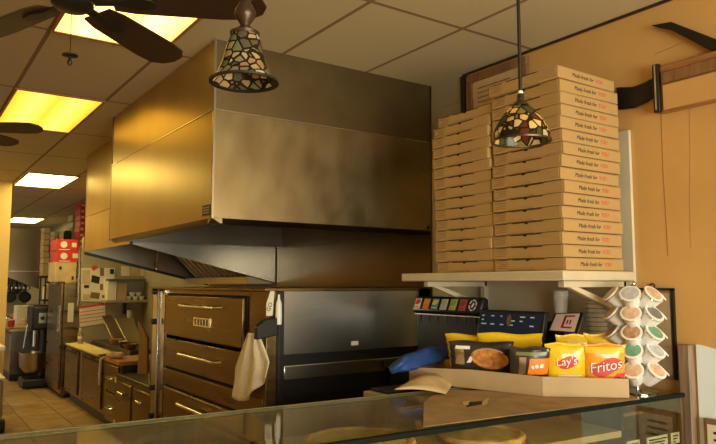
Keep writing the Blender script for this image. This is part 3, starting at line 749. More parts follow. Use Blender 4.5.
cb('glass_top', 'glass', LX, 0.006, ZD - 0.006, 0, DP - 0.004, ZD)
cb('front_glass', 'frontglass', LX, 0.0, ZD - 0.36, 0, 0.006, ZD - 0.008)
cb('front_edge', 'glassgreen', LX, -0.008, ZD - 0.016, 0, 0.008, ZD + 0.003, 0.003)
cb('rear_edge', 'khaki', LX, DP - 0.004, ZD - 0.012, 0, DP + 0.003, ZD + 0.001)
cb('rear_panel', 'wood', LX, DP - 0.03, 0.5, 0, DP - 0.012, ZD - 0.013)
cb('end_panel', 'wood', -0.012, 0.008, 0.5, 0, DP - 0.03, ZD - 0.008)
cb('deck', 'deck', LX, 0.008, ZD - 0.14, -0.42, DP - 0.031, ZD - 0.115)
cb('side_deck', 'wood', -0.419, 0.008, ZD - 0.24, -0.013, DP - 0.031, ZD - 0.215)
cb('base', 'steeldark', LX, 0.0, 0.02, 0, DP, ZD - 0.37)
for x in (-0.41, -1.95, -3.0):
    cb('glass_divider', 'glassgreen', x - 0.006, 0.010, ZD - 0.114, x + 0.006, 0.20, ZD - 0.012)
cb('divider_shelf', 'wood', -0.36, 0.2, ZD - 0.12, -0.013, DP - 0.04, ZD - 0.105)
for x, w in ((-0.38, 0.08), (-0.25, 0.14), (-0.085, 0.06)):
    l_ = cb('price_card', 'paper', x, 0.012, ZD - 0.21, x + w, 0.015, ZD - 0.165)
    m = MB()
    for k in range(3): m.box(x + 0.012, 0.009, ZD - 0.180 - k * 0.012, x + w - 0.012 - 0.01 * k, 0.0118, ZD - 0.175 - k * 0.012)
    m.build('print_lines', 'ink', l_)
CM = Matrix.Translation((2.88, 1.645, 0)) @ Matrix.Rotation(CR, 4, 'Z')


def pizza(x, y, r, lift, label):
    t = thing('pizza', label, 'pizza', (x, y, ZD - 0.1145 + lift), random.uniform(0, 3), 'pizzas in the display case')
    seg = 40
    m = MB(); jit = [1 + random.uniform(-0.02, 0.02) for _ in range(seg)]
    rings = []
    for rr, z in ((0.0, 0.004), (r - 0.03, 0.006)): pass
    m.lathe([(0, 0.004), (r - 0.005, 0.004), (r, 0.014), (r - 0.006, 0.026), (r - 0.018, 0.028), (r - 0.028, 0.016), (0, 0.014)], seg)
    for v in m.bm.verts:
        a = int((math.atan2(v.co.y, v.co.x) % (2 * PI)) / (2 * PI) * seg) % seg
        v.co.x *= jit[a]; v.co.y *= jit[a]; v.co.z *= 1 + 0.2 * (jit[(a * 7) % seg] - 1) * 20
    m.build('crust', 'crust', t)
    m = MB(); m.lathe([(0, 0.024), (r * 0.5, 0.023), (r - 0.035, 0.021), (r - 0.028, 0.017)], seg); m.build('cheese_topping', 'cheese', t)
    m = MB(); m.lathe([(0, -lift), (r * 0.8, -lift), (r + 0.01, 0), (r + 0.01, 0.003), (0, 0.003)], seg); m.build('pan', 'steel', t)


pizza(1.36, 1.965, 0.20, 0.03, 'round pizza with browned crust under the left glass top of the display case')
pizza(1.885, 1.89, 0.165, 0.0, 'round cheese pizza behind the front glass, below the cardboard sheet')

# flattened cardboard sheet with a torn hand hole
m = MB()
sh = [PZ(423, 426.5, ZD + 0.004), PZ(640, 399, ZD + 0.004), PZ(630, 395, ZD + 0.004), PZ(545, 391, ZD + 0.004), PZ(440, 390, ZD + 0.004), PZ(424, 402, ZD + 0.004)]
m.prism(sh, (0, 0, -0.003))
s_ = m.build('cardboard_sheet', 'cardsheet', org=(2.1, 2.0, ZD))
tag(s_, 'flattened brown cardboard sheet with a torn hand hole on the glass case', 'cardboard')


def quadz(pts, z, name, mt, parent, off=Vector((0, 0, 0)), th=0.0006):
    m = MB(); m.prism([PZ(x, y, z) - off for x, y in pts], (0, 0, -th)); return m.build(name, mt, parent)


so = Vector((2.1, 2.0, ZD))
quadz([(466, 407), (482, 404), (484, 401), (468, 402)], ZD + 0.0056, 'hand_hole', 'darkgap', s_, so)
quadz([(462, 402), (470, 400.5), (468, 405), (464, 405)], ZD + 0.0062, 'torn_flap', 'cardlight', s_, so)
quadz([(482, 402), (489, 397), (487, 404), (482, 405.5)], ZD + 0.0062, 'torn_flap', 'cardlight', s_, so)
# curled pale flap at its left end
m = MB()
fa = PZ(446, 394, ZD + 0.008); fb = PZ(395, 387, ZD + 0.05); fc = PZ(410, 379, ZD + 0.05); fd = PZ(455, 381, ZD + 0.01)


def flap(u, v):
    p = (fa * (1 - u) + fb * u) * (1 - v) + (fd * (1 - u) + fc * u) * v
    return p + Vector((0, 0, 0.025 * math.sin(u * PI) * (0.4 + v) - 0.01 * u))


m.grid(flap, 10, 4)
o = m.build('curled_flap', 'cardlight', s_, solid=0.003); o.data.transform(Matrix.Translation(-so))

# ================================================================== CHIP TRAY AND BAGS
P0, P1, P2 = Vector((2.545, 1.695)), Vector((2.28, 1.925)), Vector((2.09, 2.58))
ZB = ZD + 0.006; TH = 0.078
t = thing('cardboard_tray', 'long open brown cardboard tray holding the bags of chips', 'tray', (2.4, 2.1, ZB))


def wallp(name, pts, mt, th=0.005):
    """upright cardboard strip following plan points"""
    m = MB()
    for (a, za), (b, zb) in zip(pts, pts[1:]):
        d = (Vector(b) - Vector(a)).normalized(); n_ = Vector((-d.y, d.x)) * th
        a3 = Vector((a[0], a[1], ZB)); b3 = Vector((b[0], b[1], ZB))
        m.prism([a3, b3, b3 + Vector((0, 0, zb)), a3 + Vector((0, 0, za))], (n_.x, n_.y, 0))
    return m.build(name, mt, t, world=True)


wallp('front_panel', [(P0, TH), (P1, TH + 0.004), ((P1 + P2) / 2, TH + 0.006), (P2, TH - 0.01)], 'cardtray')
P3 = Vector((2.67, 2.02)); P4 = Vector((2.40, 2.68))
wallp('end_panel', [(P3, TH), (P0, TH)], 'cardtray')
wallp('end_panel', [(P2, TH - 0.01), (P4, TH)], 'cardtray')
wallp('rear_panel', [(P4, TH), (Vector((2.55, 2.2)), TH), (P3, TH)], 'cardtray')
m = MB(); m.prism([Vector((p.x, p.y, ZB - 0.001)) for p in (P0, P3, Vector((2.55, 2.2)), P4, P2, P1)], (0, 0, 0.003)); m.build('bottom', 'cardedge', t, world=True)


def bag_surface(w, h, d, seed):
    rnd = random.Random(seed); ph = [rnd.uniform(0, 6) for _ in range(6)]

    def fn(x, z):                                   # x in [-w/2,w/2], z in [0,h] -> bulge
        u = abs(2 * x / w); v = abs(2 * z / h - 1)
        b = max(0, 1 - u ** 2.6) ** 0.6 * max(0, 1 - v ** 3.0) ** 0.7
        wr = 0.06 * math.sin(9 * x / w * 2 + ph[0]) * (v ** 2) + 0.04 * math.sin(14 * z / h + ph[1] + 3 * x / w)
        return d / 2 * max(0.02, b * (1 + wr))
    return fn


def make_bag(label, base, w, h, d, rz, mt, seed, group, tilt=0.0):
    t = thing('chip_bag', label, 'bag of chips', base, rz, group)
    fn = bag_surface(w, h, d, seed)
    nu, nv = 26, 30
    T = Matrix.Rotation(tilt, 4, 'X')
    rnd = random.Random(seed)

    def edge(z): return 1 - 0.05 * math.sin(PI * z / h) + 0.012 * math.sin(40 * z / h)
    m = MB()
    for sgn in (-1, 1):
        def f(u, v, sgn=sgn):
            x = (u - 0.5) * w; z = v * h
            y = sgn * (fn(x, z) if 0.05 < v < 0.95 else 0.0015 + 0.0012 * math.sin(u * 90))
            return T @ Vector((x * edge(z), y, z + 0.004 * math.sin(u * 9 + seed) * (v > 0.9)))
        n0 = len(m.bm.faces); m.grid(f, nu, nv)
        if sgn == 1:
            m.bm.faces.ensure_lookup_table()
            for q in m.bm.faces[n0:]: q.normal_flip()
    bmesh.ops.remove_doubles(m.bm, verts=m.bm.verts, dist=0.0002)
    body = m.build('pouch', mt, t)

    def proj(co, eps=0.0012):
        x, z = co.x, co.z
        return T @ Vector((x * edge(z), -fn(x, z) - eps + (co.y), z))
    return t, body, proj


def disc(m, cx, cz, rx, rz_, proj, rot=0.0, n=28, eps=0.0, wave=0.0):
    """filled ellipse printed on the bag"""
    rings = 5; c = m.bm.verts.new(proj(Vector((cx, -eps, cz)))); prev = None
    for k in range(1, rings + 1):
        cur = []
        for i in range(n):
            a = 2 * PI * i / n; x = rx * k / rings * math.cos(a); z = rz_ * k / rings * math.sin(a) * (1 + wave * math.sin(2 * a))
            cur.append(m.bm.verts.new(proj(Vector((cx + x * math.cos(rot) - z * math.sin(rot), -eps, cz + x * math.sin(rot) + z * math.cos(rot))))))
        for i in range(n):
            j = (i + 1) % n
            f = m.bm.faces.new((c, cur[i], cur[j]) if prev is None else (prev[i], cur[i], cur[j], prev[j])); f.material_index = m.mi
        prev = cur


def patch(m, x0, z0, x1, z1, proj, skew=0.0, eps=0.0, n=8):
    m.grid(lambda u, v: proj(Vector((x0 + (x1 - x0) * u + skew * v, -eps, z0 + (z1 - z0) * v))), n, n)


def btext(m, s, size, cx, cz, proj, rot=0.0, shear=0.0, eps=0.0022):
    T = Matrix.Translation((cx, -eps, cz)) @ Matrix.Rotation(-rot, 4, 'Y') @ Matrix.Rotation(PI / 2, 4, 'X')
    m.text(s, size, T, 0.0003, shear, proj)


GB = 'bags of chips in the cardboard tray'
A_, B_ = P0 + Vector((0.045, 0.075)), P1 + Vector((0.06, 0.07))
zb = ZB + 0.004


def bagpos(px, A=A_, B=B_): p = on_line(px, A, B, 360); return (p.x, p.y, zb)


RZ = math.radians(-40)
M['bluetext'] = mat('navy_print', (0.03, 0.03, 0.18), 0.4)
# Fritos
t_, b_, pj = make_bag('amber corn chip bag lettered Fritos, rightmost bag in the tray', bagpos(603), 0.180, 0.215, 0.055, RZ, 'amberbag', 3, GB, 0.12)
m = MB(); disc(m, 0.005, 0.118, 0.070, 0.034, pj, 0.22, wave=0.25); m.mi = 1; btext(m, 'Fritos', 0.062, 0.0, 0.122, pj, 0.18, 0.15, 0.003); m.mi = 2
btext(m, 'Fritos', 0.062, 0.0026, 0.119, pj, 0.18, 0.15, 0.0018)
m.build('brand_logo', ['red', 'white', 'bluetext'], t_)
m = MB(); patch(m, 0.03, 0.068, 0.078, 0.092, pj, 0.02); m.build('corner_flash', 'red', t_)
m = MB(); patch(m, -0.084, 0.178, 0.082, 0.202, pj); m.build('top_band', 'yellowbag', t_)
# Lay's
t_, b_, pj = make_bag("yellow potato chip bag lettered Lay's, left of the amber bag", bagpos(565), 0.18, 0.215, 0.055, RZ, 'yellowbag', 5, GB, 0.12)
m = MB(); disc(m, 0.004, 0.136, 0.046, 0.026, pj, 0.12, wave=0.2); m.mi = 1; btext(m, "Lay's", 0.050, -0.004, 0.141, pj, 0.1, 0.1, 0.003)
m.build('brand_logo', ['red', 'white'], t_)
m = MB(); patch(m, -0.04, 0.076, 0.068, 0.082, pj); m.build('white_stripe', 'white', t_)
# black bag with orange flash
t_, b_, pj = make_bag('black chip bag with a bright orange label, left of the yellow Lay\'s bag', bagpos(529), 0.175, 0.20, 0.05, math.radians(-44), 'blackbag', 8, GB, 0.2)
m = MB(); patch(m, -0.012, 0.085, 0.078, 0.155, pj, 0.012); m.build('orange_label', 'orangefoil', t_)
m = MB()
for x, z_, w_ in ((0.012, 0.118, 0.007), (0.030, 0.122, 0.008), (0.052, 0.124, 0.010)): disc(m, x, z_, w_, 0.009, pj, 0.5, 12, 0.0016)
m.build('white_marks', 'white', t_)
m = MB(); patch(m, -0.052, 0.085, -0.022, 0.16, pj, 0.006); m.build('grey_strip', 'steelbright', t_)
m = MB(); patch(m, -0.06, 0.168, 0.07, 0.182, pj); m.build('olive_band', 'greenfoil', t_)
# long black and red bag lying in the left of the tray
A2, B2 = P1 + Vector((0.08, 0.06)), P2 + Vector((0.13, -0.02))
p = on_line(482, A2, B2, 360)
t_, b_, pj = make_bag('black snack bag printed with a red food picture, lying at the left of the tray', (p.x, p.y, zb), 0.30, 0.205, 0.06, math.radians(-52), 'blackbag', 12, GB, 0.15)
m = MB(); disc(m, 0.045, 0.128, 0.096, 0.050, pj, -0.12); m.mi = 1; disc(m, 0.045, 0.128, 0.088, 0.044, pj, -0.12, eps=0.0006); m.build('food_picture', ['steelbright', 'foodprint'], t_)
m = MB(); patch(m, -0.125, 0.10, -0.08, 0.18, pj, 0.0, 0.0, 6); m.build('grey_strip', 'steelbright', t_)
m = MB(); patch(m, -0.07, 0.11, -0.05, 0.14, pj, 0.02, 0.0005, 4); m.build('white_mark', 'white', t_)
m = MB(); patch(m, -0.12, 0.172, -0.05, 0.186, pj, 0.0, 0.0005, 4); m.build('white_mark', 'white', t_)
# yellow bags behind the front row
Ab, Bb = P0 + Vector((0.16, 0.16)), P1 + Vector((0.18, 0.16))
t_, b_, pj = make_bag('plain yellow chip bag standing behind the amber Fritos bag', bagpos(601, Ab, Bb), 0.15, 0.245, 0.045, math.radians(-44), 'yellowbag', 21, GB, 0.05)
t_, b_, pj = make_bag("plain yellow chip bag standing behind the yellow Lay's bag", bagpos(574, Ab, Bb), 0.165, 0.24, 0.045, math.radians(-40), 'yellowbag', 22, GB, 0.05)
Ac, Bc = P1 + Vector((0.21, 0.14)), P2 + Vector((0.25, -0.03))
p = on_line(512, Ac, Bc, 350)
make_bag('yellow chip bag laid across the tray behind the orange-labelled bag', (p.x, p.y, zb), 0.30, 0.250, 0.045, math.radians(-56), 'yellowbag', 24, GB, 0.3)
p = on_line(475, Ac, Bc, 350)
make_bag('pale yellow chip bag laid across the tray behind the red picture bag', (p.x, p.y, zb), 0.26, 0.235, 0.045, math.radians(-60), 'yellowbag', 25, GB, 0.3)
# blue cloth draped over the left of the tray
m = MB()
path = [PY(390, 371, 2.55), PY(402, 363, 2.55), PY(418, 359, 2.58), PY(436, 356, 2.60), PY(447, 352, 2.62)]
rad = [0.014, 0.034, 0.040, 0.040, 0.026]


def bluef(u, v):
    s = u * (len(path) - 1); i = min(int(s), len(path) - 2); f = s - i
    c = path[i].lerp(path[i + 1], f); r = rad[i] * (1 - f) + rad[i + 1] * f
    a = 2 * PI * v
    r *= 1 + 0.22 * math.sin(3 * a + 5 * u) + 0.10 * math.sin(17 * u + 2 * a)
    if u < 0.001 or u > 0.999: r *= 0.1
    return c + Vector((0.25 * r * math.cos(a), 1.4 * r * math.cos(a), r * math.sin(a)))


m.grid(bluef, 30, 20)
tag(m.build('blue_cloth', 'blue', org=(2.2, 2.5, ZD + 0.06)), 'crumpled blue cloth bundle at the left end of the chip tray', 'cloth')

# ================================================================== BACK COUNTER AND ITS THINGS
t = thing('back_counter', 'dark counter along the wall under the shelf, carrying the dispenser and the screen', 'counter', (2.5, 2.9, 0))
m = MB(); m.box(2.56, 2.35, ZD - 0.045, XW - 0.024, 3.43, ZD - 0.004); m.build('worktop', 'blackmetal', t, world=True, bevel=0.003)
m = MB(); m.box(2.60, 2.40, 0, XW - 0.024, 3.41, ZD - 0.046); m.build('cabinet_body', 'steeldark', t, world=True)
t = thing('steel_bin', 'low grey steel bin with a dark lid, left of the blue cloth', 'bin', (2.14, 2.52, 0))
m = MB(); m.box(1.83, 2.42, 0, 2.45, 2.61, ZD - 0.02); m.build('body', 'khaki', t, world=True, bevel=0.006)
m = MB(); m.box(1.86, 2.44, ZD - 0.02, 2.43, 2.59, ZD - 0.006); m.build('lid', 'blackmetal', t, world=True, bevel=0.003)
m = MB(); m.box(1.825, 2.412, ZD - 0.026, 2.455, 2.426, ZD - 0.016); m.build('rim', 'steelbright', t, world=True)

# soda dispenser faces the aisle (-X)
t = thing('soda_dispenser', 'black soda dispenser with a row of seven flavour labels, under the shelf', 'drink dispenser', (2.66, 2.92, ZD - 0.004))
YS0, YS1 = 2.63, 3.21
SX = -0.06
m = MB(); m.box(2.65, YS0 + 0.01, ZD - 0.003, 2.692, YS1 - 0.01, H - 0.14); m.build('body', 'black', t, world=True, bevel=0.008)
m = MB()
hp = [(2.70, H - 0.177), (2.675, H - 0.162), (2.705, H - 0.087), (2.715, H - 0.078), (2.735, H - 0.074), (2.755, H - 0.082), (2.755, H - 0.177)]
m.prism([(x + SX, YS0, z) for x, z in hp], (0, YS1 - YS0, 0)); m.build('header', 'black', t, world=True, bevel=0.012)
m = MB(); m.box(2.634, YS0 + 0.01, H - 0.184, 2.69, YS1 - 0.01, H - 0.178); m.build('chrome_strip', 'steelbright', t, world=True)
cols = [((0.80, 0.75, 0.68), (0.65, 0.06, 0.04)), ((0.75, 0.22, 0.05), (0.70, 0.35, 0.08)), ((0.16, 0.30, 0.45), (0.80, 0.75, 0.05)),
        ((0.55, 0.60, 0.66), (0.45, 0.60, 0.12)), ((0.55, 0.55, 0.08), (0.22, 0.45, 0.14)), ((0.55, 0.10, 0.05), (0.35, 0.05, 0.04))]
sl = Vector((0.03, 0, 0.075)).normalized()
nrm = Vector((-sl.z, 0, sl.x))
for k in range(7):
    yc = YS1 - 0.045 - k * (YS1 - YS0 - 0.08) / 6.35
    c0 = Vector((2.620, yc, H - 0.150)) + nrm * 0.0016

    def LP(u, v, e=0.0): return c0 + Vector((0, -u, 0)) + sl * v + nrm * e
    if k < 6:
        M['lab%d' % k] = mat('flavour_print_%d' % k, cols[k][0], 0.4); M['labt%d' % k] = mat('flavour_accent_%d' % k, cols[k][1], 0.4)
        w = 0.027; h_ = 0.066
        m = MB(); m.prism([LP(-w, 0), LP(w, 0), LP(w, h_), LP(-w, h_)], nrm * 0.002); c = m.build('flavour_label', 'lab%d' % k, t, world=True)
        m = MB(); m.prism([LP(-w * 0.9, h_ * 0.45, 0.0023), LP(w * 0.2, h_ * 0.40, 0.0023), LP(w * 0.9, h_ * 0.62, 0.0023), LP(w * 0.8, h_ * 0.9, 0.0023), LP(-w * 0.6, h_ * 0.9, 0.0023)], nrm * 0.0006)
        m.prism([LP(-w * 0.7, h_ * 0.12, 0.0023), LP(w * 0.7, h_ * 0.12, 0.0023), LP(w * 0.7, h_ * 0.2, 0.0023), LP(-w * 0.7, h_ * 0.2, 0.0023)], nrm * 0.0006)
        m.build('flavour_accent', 'labt%d' % k, t, world=True)
    else:
        m = MB()
        n_ = 24
        for i in range(n_):
            if i % 4 == 3: continue
            a, b = 2 * PI * i / n_, 2 * PI * (i + 1) / n_
            m.prism([LP(0.022 * math.cos(a), 0.034 + 0.026 * math.sin(a)), LP(0.022 * math.cos(b), 0.034 + 0.026 * math.sin(b)), LP(0.030 * math.cos(b), 0.034 + 0.034 * math.sin(b)), LP(0.030 * math.cos(a), 0.034 + 0.034 * math.sin(a))], nrm * 0.0008)
        m.prism([LP(-0.012, 0.02), LP(0.004, 0.024), LP(0.012, 0.044), LP(-0.002, 0.048)], nrm * 0.0008)
        m.build('round_emblem', 'white', t, world=True)
    m = MB(); m.cyl((2.655, yc, H - 0.178), (2.655, yc, H - 0.225), 0.014, 0.009, 10); m.build('nozzle', 'black', t, world=True)
m = MB(); m.box(2.60, YS0 + 0.03, ZD - 0.003, 2.648, YS1 - 0.03, ZD + 0.03); m.build('drip_tray', 'blackmetal', t, world=True, bevel=0.004)

# order screen
t = thing('order_screen', 'wide dark order screen with white text, behind the chip bags', 'screen', (2.66, 2.43, ZD - 0.004))
a = PX(480, 309.5, 2.615); b = PX(545, 312, 2.60)
T_ = 0.26
dn = Vector((-0.05, 0, -0.25))


def SP(u, v, e=0.0):
    p = a.lerp(b, u) + dn * v; return p + Vector((-0.98, 0, 0.2)) * e


m = MB(); m.prism([SP(0, 0), SP(1, 0), SP(1, 1), SP(0, 1)], (0.03, 0, 0.0)); m.build('housing', 'black', t, world=True, bevel=0.005)
m = MB(); m.prism([SP(0.02, 0.05, 0.001), SP(0.965, 0.05, 0.001), SP(0.965, 0.93, 0.001), SP(0.02, 0.93, 0.001)], (-0.001, 0, 0)); s2 = m.build('display', 'bluedark', t, world=True)
m = MB(); rnd = random.Random(4)
for r_ in range(3):
    for k in range(6):
        u0 = 0.06 + k * 0.15; L_ = rnd.uniform(0.02, 0.09); v0 = 0.11 + r_ * 0.085
        if rnd.random() < 0.75: m.prism([SP(u0, v0, 0.003), SP(u0 + L_, v0, 0.003), SP(u0 + L_, v0 + 0.022, 0.003), SP(u0, v0 + 0.022, 0.003)], (-0.0005, 0, 0))
m.build('text_lines', 'screenwhite', t, world=True)
m = MB()
m.prism([SP(0.50 + 0.035 * math.cos(q), 0.20 + 0.12 * math.sin(q), 0.004) for q in [2 * PI * k / 14 for k in range(14)]], (-0.0005, 0, 0)); m.build('logo_mark', 'steelbright', t, world=True)
m = MB(); m.box(2.60, 2.33, ZD - 0.003, 2.73, 2.54, ZD + 0.012); m.build('stand_base', 'black', t, world=True, bevel=0.004)
m = MB(); m.cyl((2.66, 2.43, ZD + 0.012), (2.64, 2.43, H - 0.26), 0.02); m.build('stand_neck', 'black', t, world=True)

# tablet
tb = [PX(555, 313, 2.70), PX(583.5, 312, 2.62), PX(577, 334, 2.57), PX(547, 331.5, 2.65)]
t = thing('tablet', 'small tablet with a peach screen and red square logo, beside the cups', 'tablet', ((tb[0].x + tb[2].x) / 2, (tb[0].y + tb[2].y) / 2, ZD))
nn = (tb[1] - tb[0]).cross(tb[3] - tb[0]).normalized()
if nn.x > 0: nn = -nn


def TP(u, v, e=0.0): return tb[0].lerp(tb[1], u).lerp(tb[3].lerp(tb[2], u), v) + nn * e


m = MB(); m.prism([TP(0, 0), TP(1, 0), TP(1, 1), TP(0, 1)], -nn * 0.012); m.build('case', 'black', t, world=True, bevel=0.003)
m = MB(); m.prism([TP(0.08, 0.07, 0.0005), TP(0.90, 0.07, 0.0005), TP(0.90, 0.92, 0.0005), TP(0.08, 0.92, 0.0005)], nn * 0.0008); m.build('display', 'peach', t, world=True)
m = MB()
for q in ((0.42, 0.15, 0.78, 0.23), (0.42, 0.70, 0.78, 0.78), (0.42, 0.23, 0.50, 0.70)):
    m.prism([TP(q[0], q[1], 0.0016), TP(q[2], q[1], 0.0016), TP(q[2], q[3], 0.0016), TP(q[0], q[3], 0.0016)], nn * 0.0006)
m.mi = 1
for q in ((0.56, 0.38, 0.60, 0.58), (0.66, 0.38, 0.70, 0.58)):
    m.prism([TP(q[0], q[1], 0.0016), TP(q[2], q[1], 0.0016), TP(q[2], q[3], 0.0016), TP(q[0], q[3], 0.0016)], nn * 0.0006)
m.build('logo', ['inkred', 'ink'], t, world=True)
c = (tb[0] + tb[1] + tb[2] + tb[3]) / 4
m = MB(); m.tube([c - nn * 0.014, c - nn * 0.03 + Vector((0, 0, -0.06)), Vector((c.x + 0.02, c.y + 0.02, ZD + 0.014))], 0.012); m.build('stand', 'black', t, world=True)
m = MB(); m.cyl((c.x + 0.02, c.y + 0.02, ZD + 0.001), (c.x + 0.02, c.y + 0.02, ZD + 0.014), 0.05); m.build('stand_base', 'black', t, world=True)


# cups
def make_cup(label, loc, r, h, band, group):
    t = thing('paper_cup', label, 'cup', loc, 0, group)
    prof = [(r * 0.70, 0), (r * 0.97, h), (r * 1.04, h + 0.002), (r * 1.04, h + 0.006), (r * 0.93, h + 0.005), (r * 0.66, 0.004), (0, 0.004), (0, 0)]
    m = MB(); m.lathe(prof, 24); m.build('cup_wall', 'white', t)
    if band:
        m = MB(); z0 = h * 0.93; f = lambda z: r * (0.70 + 0.27 * z / h) + 0.0006
        m.lathe([(f(z0), z0), (f(z0 + 0.003), z0 + 0.003)], 24); m.build('green_band', 'greenline', t)
    return t


ZW = ZD - 0.003
q = PX(597.5, 342, 2.82); cp = None
for k in range(12):
    lab = 'green-banded white cup, %s of the stack by the pod carousel' % ('topmost' if k == 11 else (pos_word(k)))
    loc = (2.82, q.y, ZD + 0.062 + k * 0.0215)
    if cp is None: cp = make_cup(lab, loc, 0.050, 0.090, True, 'green-banded cups in a stack')
    else: dup(cp, loc, None, lab)
m = MB(); m.box(2.74, q.y - 0.09, ZD - 0.004, 2.92, q.y + 0.14, ZD + 0.060)
tag(m.build('cup_stand_block', 'blackmetal', bevel=0.004, org=(2.83, q.y, ZD)), 'low black box under the green-banded cup stack', 'box')
q = PX(561, 320, 2.86); cp = None
for k in range(3):
    lab = 'plain white cup, %s of the stack behind the tablet' % ('topmost' if k == 2 else (pos_word(k)))
    loc = (2.86, q.y, ZD + 0.285 + k * 0.012)
    if cp is None: cp = make_cup(lab, loc, 0.040, 0.13, False, 'plain white cups in a stack')
    else: dup(cp, loc, None, lab)
m = MB(); m.box(2.80, q.y - 0.06, ZD - 0.003, 2.92, q.y + 0.06, ZD + 0.284)
tag(m.build('cup_carton', 'black', bevel=0.004, org=(2.86, q.y, ZD)), 'black carton under the plain white cup stack', 'box')
q = PX(573, 322, 2.80)
t = thing('metal_canister', 'grey metal canister with a looped handle, right behind the tablet', 'canister', (2.80, q.y, ZD + 0.001))
m = MB(); m.lathe([(0, 0), (0.043, 0), (0.043, 0.285), (0.038, 0.30), (0, 0.30)], 22); m.build('body', 'steelbright', t)
m = MB(); m.tube([(-0.01, 0.04, 0.29), (-0.01, 0.03, 0.325), (-0.01, -0.02, 0.325), (-0.01, -0.04, 0.29)], 0.005); m.build('handle', 'blackmetal', t)

# ================================================================== POD CAROUSEL
q = PZ(640, 386, ZD + 0.001)
CXY = Vector((2.735, 1.775))
t = thing('pod_carousel', 'chrome wire carousel stand holding white coffee pods', 'pod rack', (CXY.x, CXY.y, ZD + 0.001))
m = MB(); m.lathe([(0, 0), (0.085, 0), (0.085, 0.006), (0.02, 0.014), (0, 0.014)], 28); m.build('base', 'chrome', t)
m = MB(); m.cyl((0, 0, 0.01), (0, 0, 0.475), 0.007); m.ball((0, 0, 0.48), 0.014); m.build('post', 'chrome', t)
rows = [0.438, 0.354, 0.271, 0.194, 0.109]
cang = math.degrees(math.atan2(-CXY.y, -CXY.x))          # towards the camera
cols_ = [('left', cang - 72), ('front', cang - 8), ('right', cang + 52), ('far right', cang + 100)]
M['lidtan'] = mat('lid_tan', (0.66, 0.48, 0.27), 0.4, noise=0.25, nscale=40); M['lidgrey'] = mat('lid_grey', (0.50, 0.51, 0.54), 0.4, noise=0.2, nscale=40)
M['lidbrown'] = mat('lid_brown', (0.40, 0.22, 0.12), 0.4, noise=0.4, nscale=40, col2=(0.62, 0.38, 0.22)); M['lidgreen'] = mat('lid_green', (0.16, 0.36, 0.24), 0.4, noise=0.25, nscale=40)
M['lidpeach'] = mat('lid_peach', (0.66, 0.46, 0.30), 0.4, noise=0.25, nscale=40); M['liddark'] = mat('lid_dark', (0.20, 0.19, 0.18), 0.4, noise=0.25, nscale=40)
lids = {'left': ['tan', 'tan', 'brown', 'grey', 'tan'], 'front': ['grey', 'peach', 'brown', 'green', 'peach'], 'right': ['tan', 'dark', 'green', 'grey', 'peach'], 'far right': ['grey', 'tan', 'dark', 'grey', 'tan']}
rown = ['top', 'second', 'third', 'fourth', 'bottom']
ringm = MB()
for cn, a in cols_:
    for k, zz in enumerate(rows):
        ar = math.radians(a); d = Vector((math.cos(ar), math.sin(ar), 0))
        ax = (d * 0.72 + Vector((0, 0, 0.69))).normalized()
        c = Vector((CXY.x, CXY.y, ZD + 0.001 + zz)) + d * 0.104          # centre of the lid
        z_ = {'tan': 'tan', 'brown': 'brown', 'grey': 'grey', 'peach': 'peach', 'green': 'green', 'dark': 'dark'}[lids[cn][k]]
        tp = thing('coffee_pod', 'white coffee pod with %s lid, %s of the %s column on the carousel' % (z_, rown[k], cn), 'coffee pod', c - ax * 0.07, 0, 'coffee pods on the carousel')
        R = Matrix.Translation(ax * 0.07) @ Vector((0, 0, 1)).rotation_difference(ax).to_matrix().to_4x4()
        m = MB(); m.lathe([(0, -0.080), (0.028, -0.080), (0.031, -0.075), (0.039, -0.007), (0.045, -0.005), (0.045, 0.0), (0.038, 0.001), (0, 0.0008)], 22, T=R); m.build('pod_cup', 'poddish', tp)
        m = MB(); m.lathe([(0, 0.0016), (0.036, 0.0016), (0.036, 0.0008)], 22, T=R); m.build('pod_lid', 'lid' + lids[cn][k], tp)
        # wire ring that carries the pod
        Rl = Matrix.Translation(c - Vector((CXY.x, CXY.y, ZD + 0.001)) - ax * 0.010) @ Vector((0, 0, 1)).rotation_difference(ax).to_matrix().to_4x4()
        ringm.lathe([(0.042 + 0.0018 * math.cos(b), 0.0018 * math.sin(b)) for b in [2 * PI * i / 6 for i in range(6)]], 16, closed=True, T=Rl)
        ringm.cyl((0, 0, zz - 0.035), d * 0.05 + Vector((0, 0, zz - 0.035)), 0.0018, seg=5)
ringm.build('pod_rings', 'chrome', t)

# ================================================================== FAR KITCHEN
# tall refrigerator
t = thing('refrigerator', 'tall brown-steel refrigerator left of the notice board', 'refrigerator', (2.2, 10.3, 0))
XR = 1.90
m = MB(); m.box(XR, 9.86, 0.06, 2.62, 10.85, H + 0.03); m.build('body', 'steelbrown', t, world=True, bevel=0.008)
m = MB(); m.box(XR - 0.035, 9.89, 0.12, XR - 0.002, 10.82, H + 0.01); d = m.build('door', 'steelbrown', t, world=True, bevel=0.008)
m = MB(); m.box(XR - 0.06, 9.93, 0.9, XR - 0.036, 9.96, 1.25); m.build('handle', 'steelbright', t, world=True)
a = PY(68, 303, 9.86); b = PY(73, 322, 9.86)
m = MB(); m.box(a.x, 9.852, b.z, b.x, 9.859, a.z); m.build('taped_note', 'paper', t, world=True)
m = MB(); m.box(XR + 0.05, 9.9, 0, 2.58, 10.8, 0.06); m.build('plinth', 'black', t, world=True)


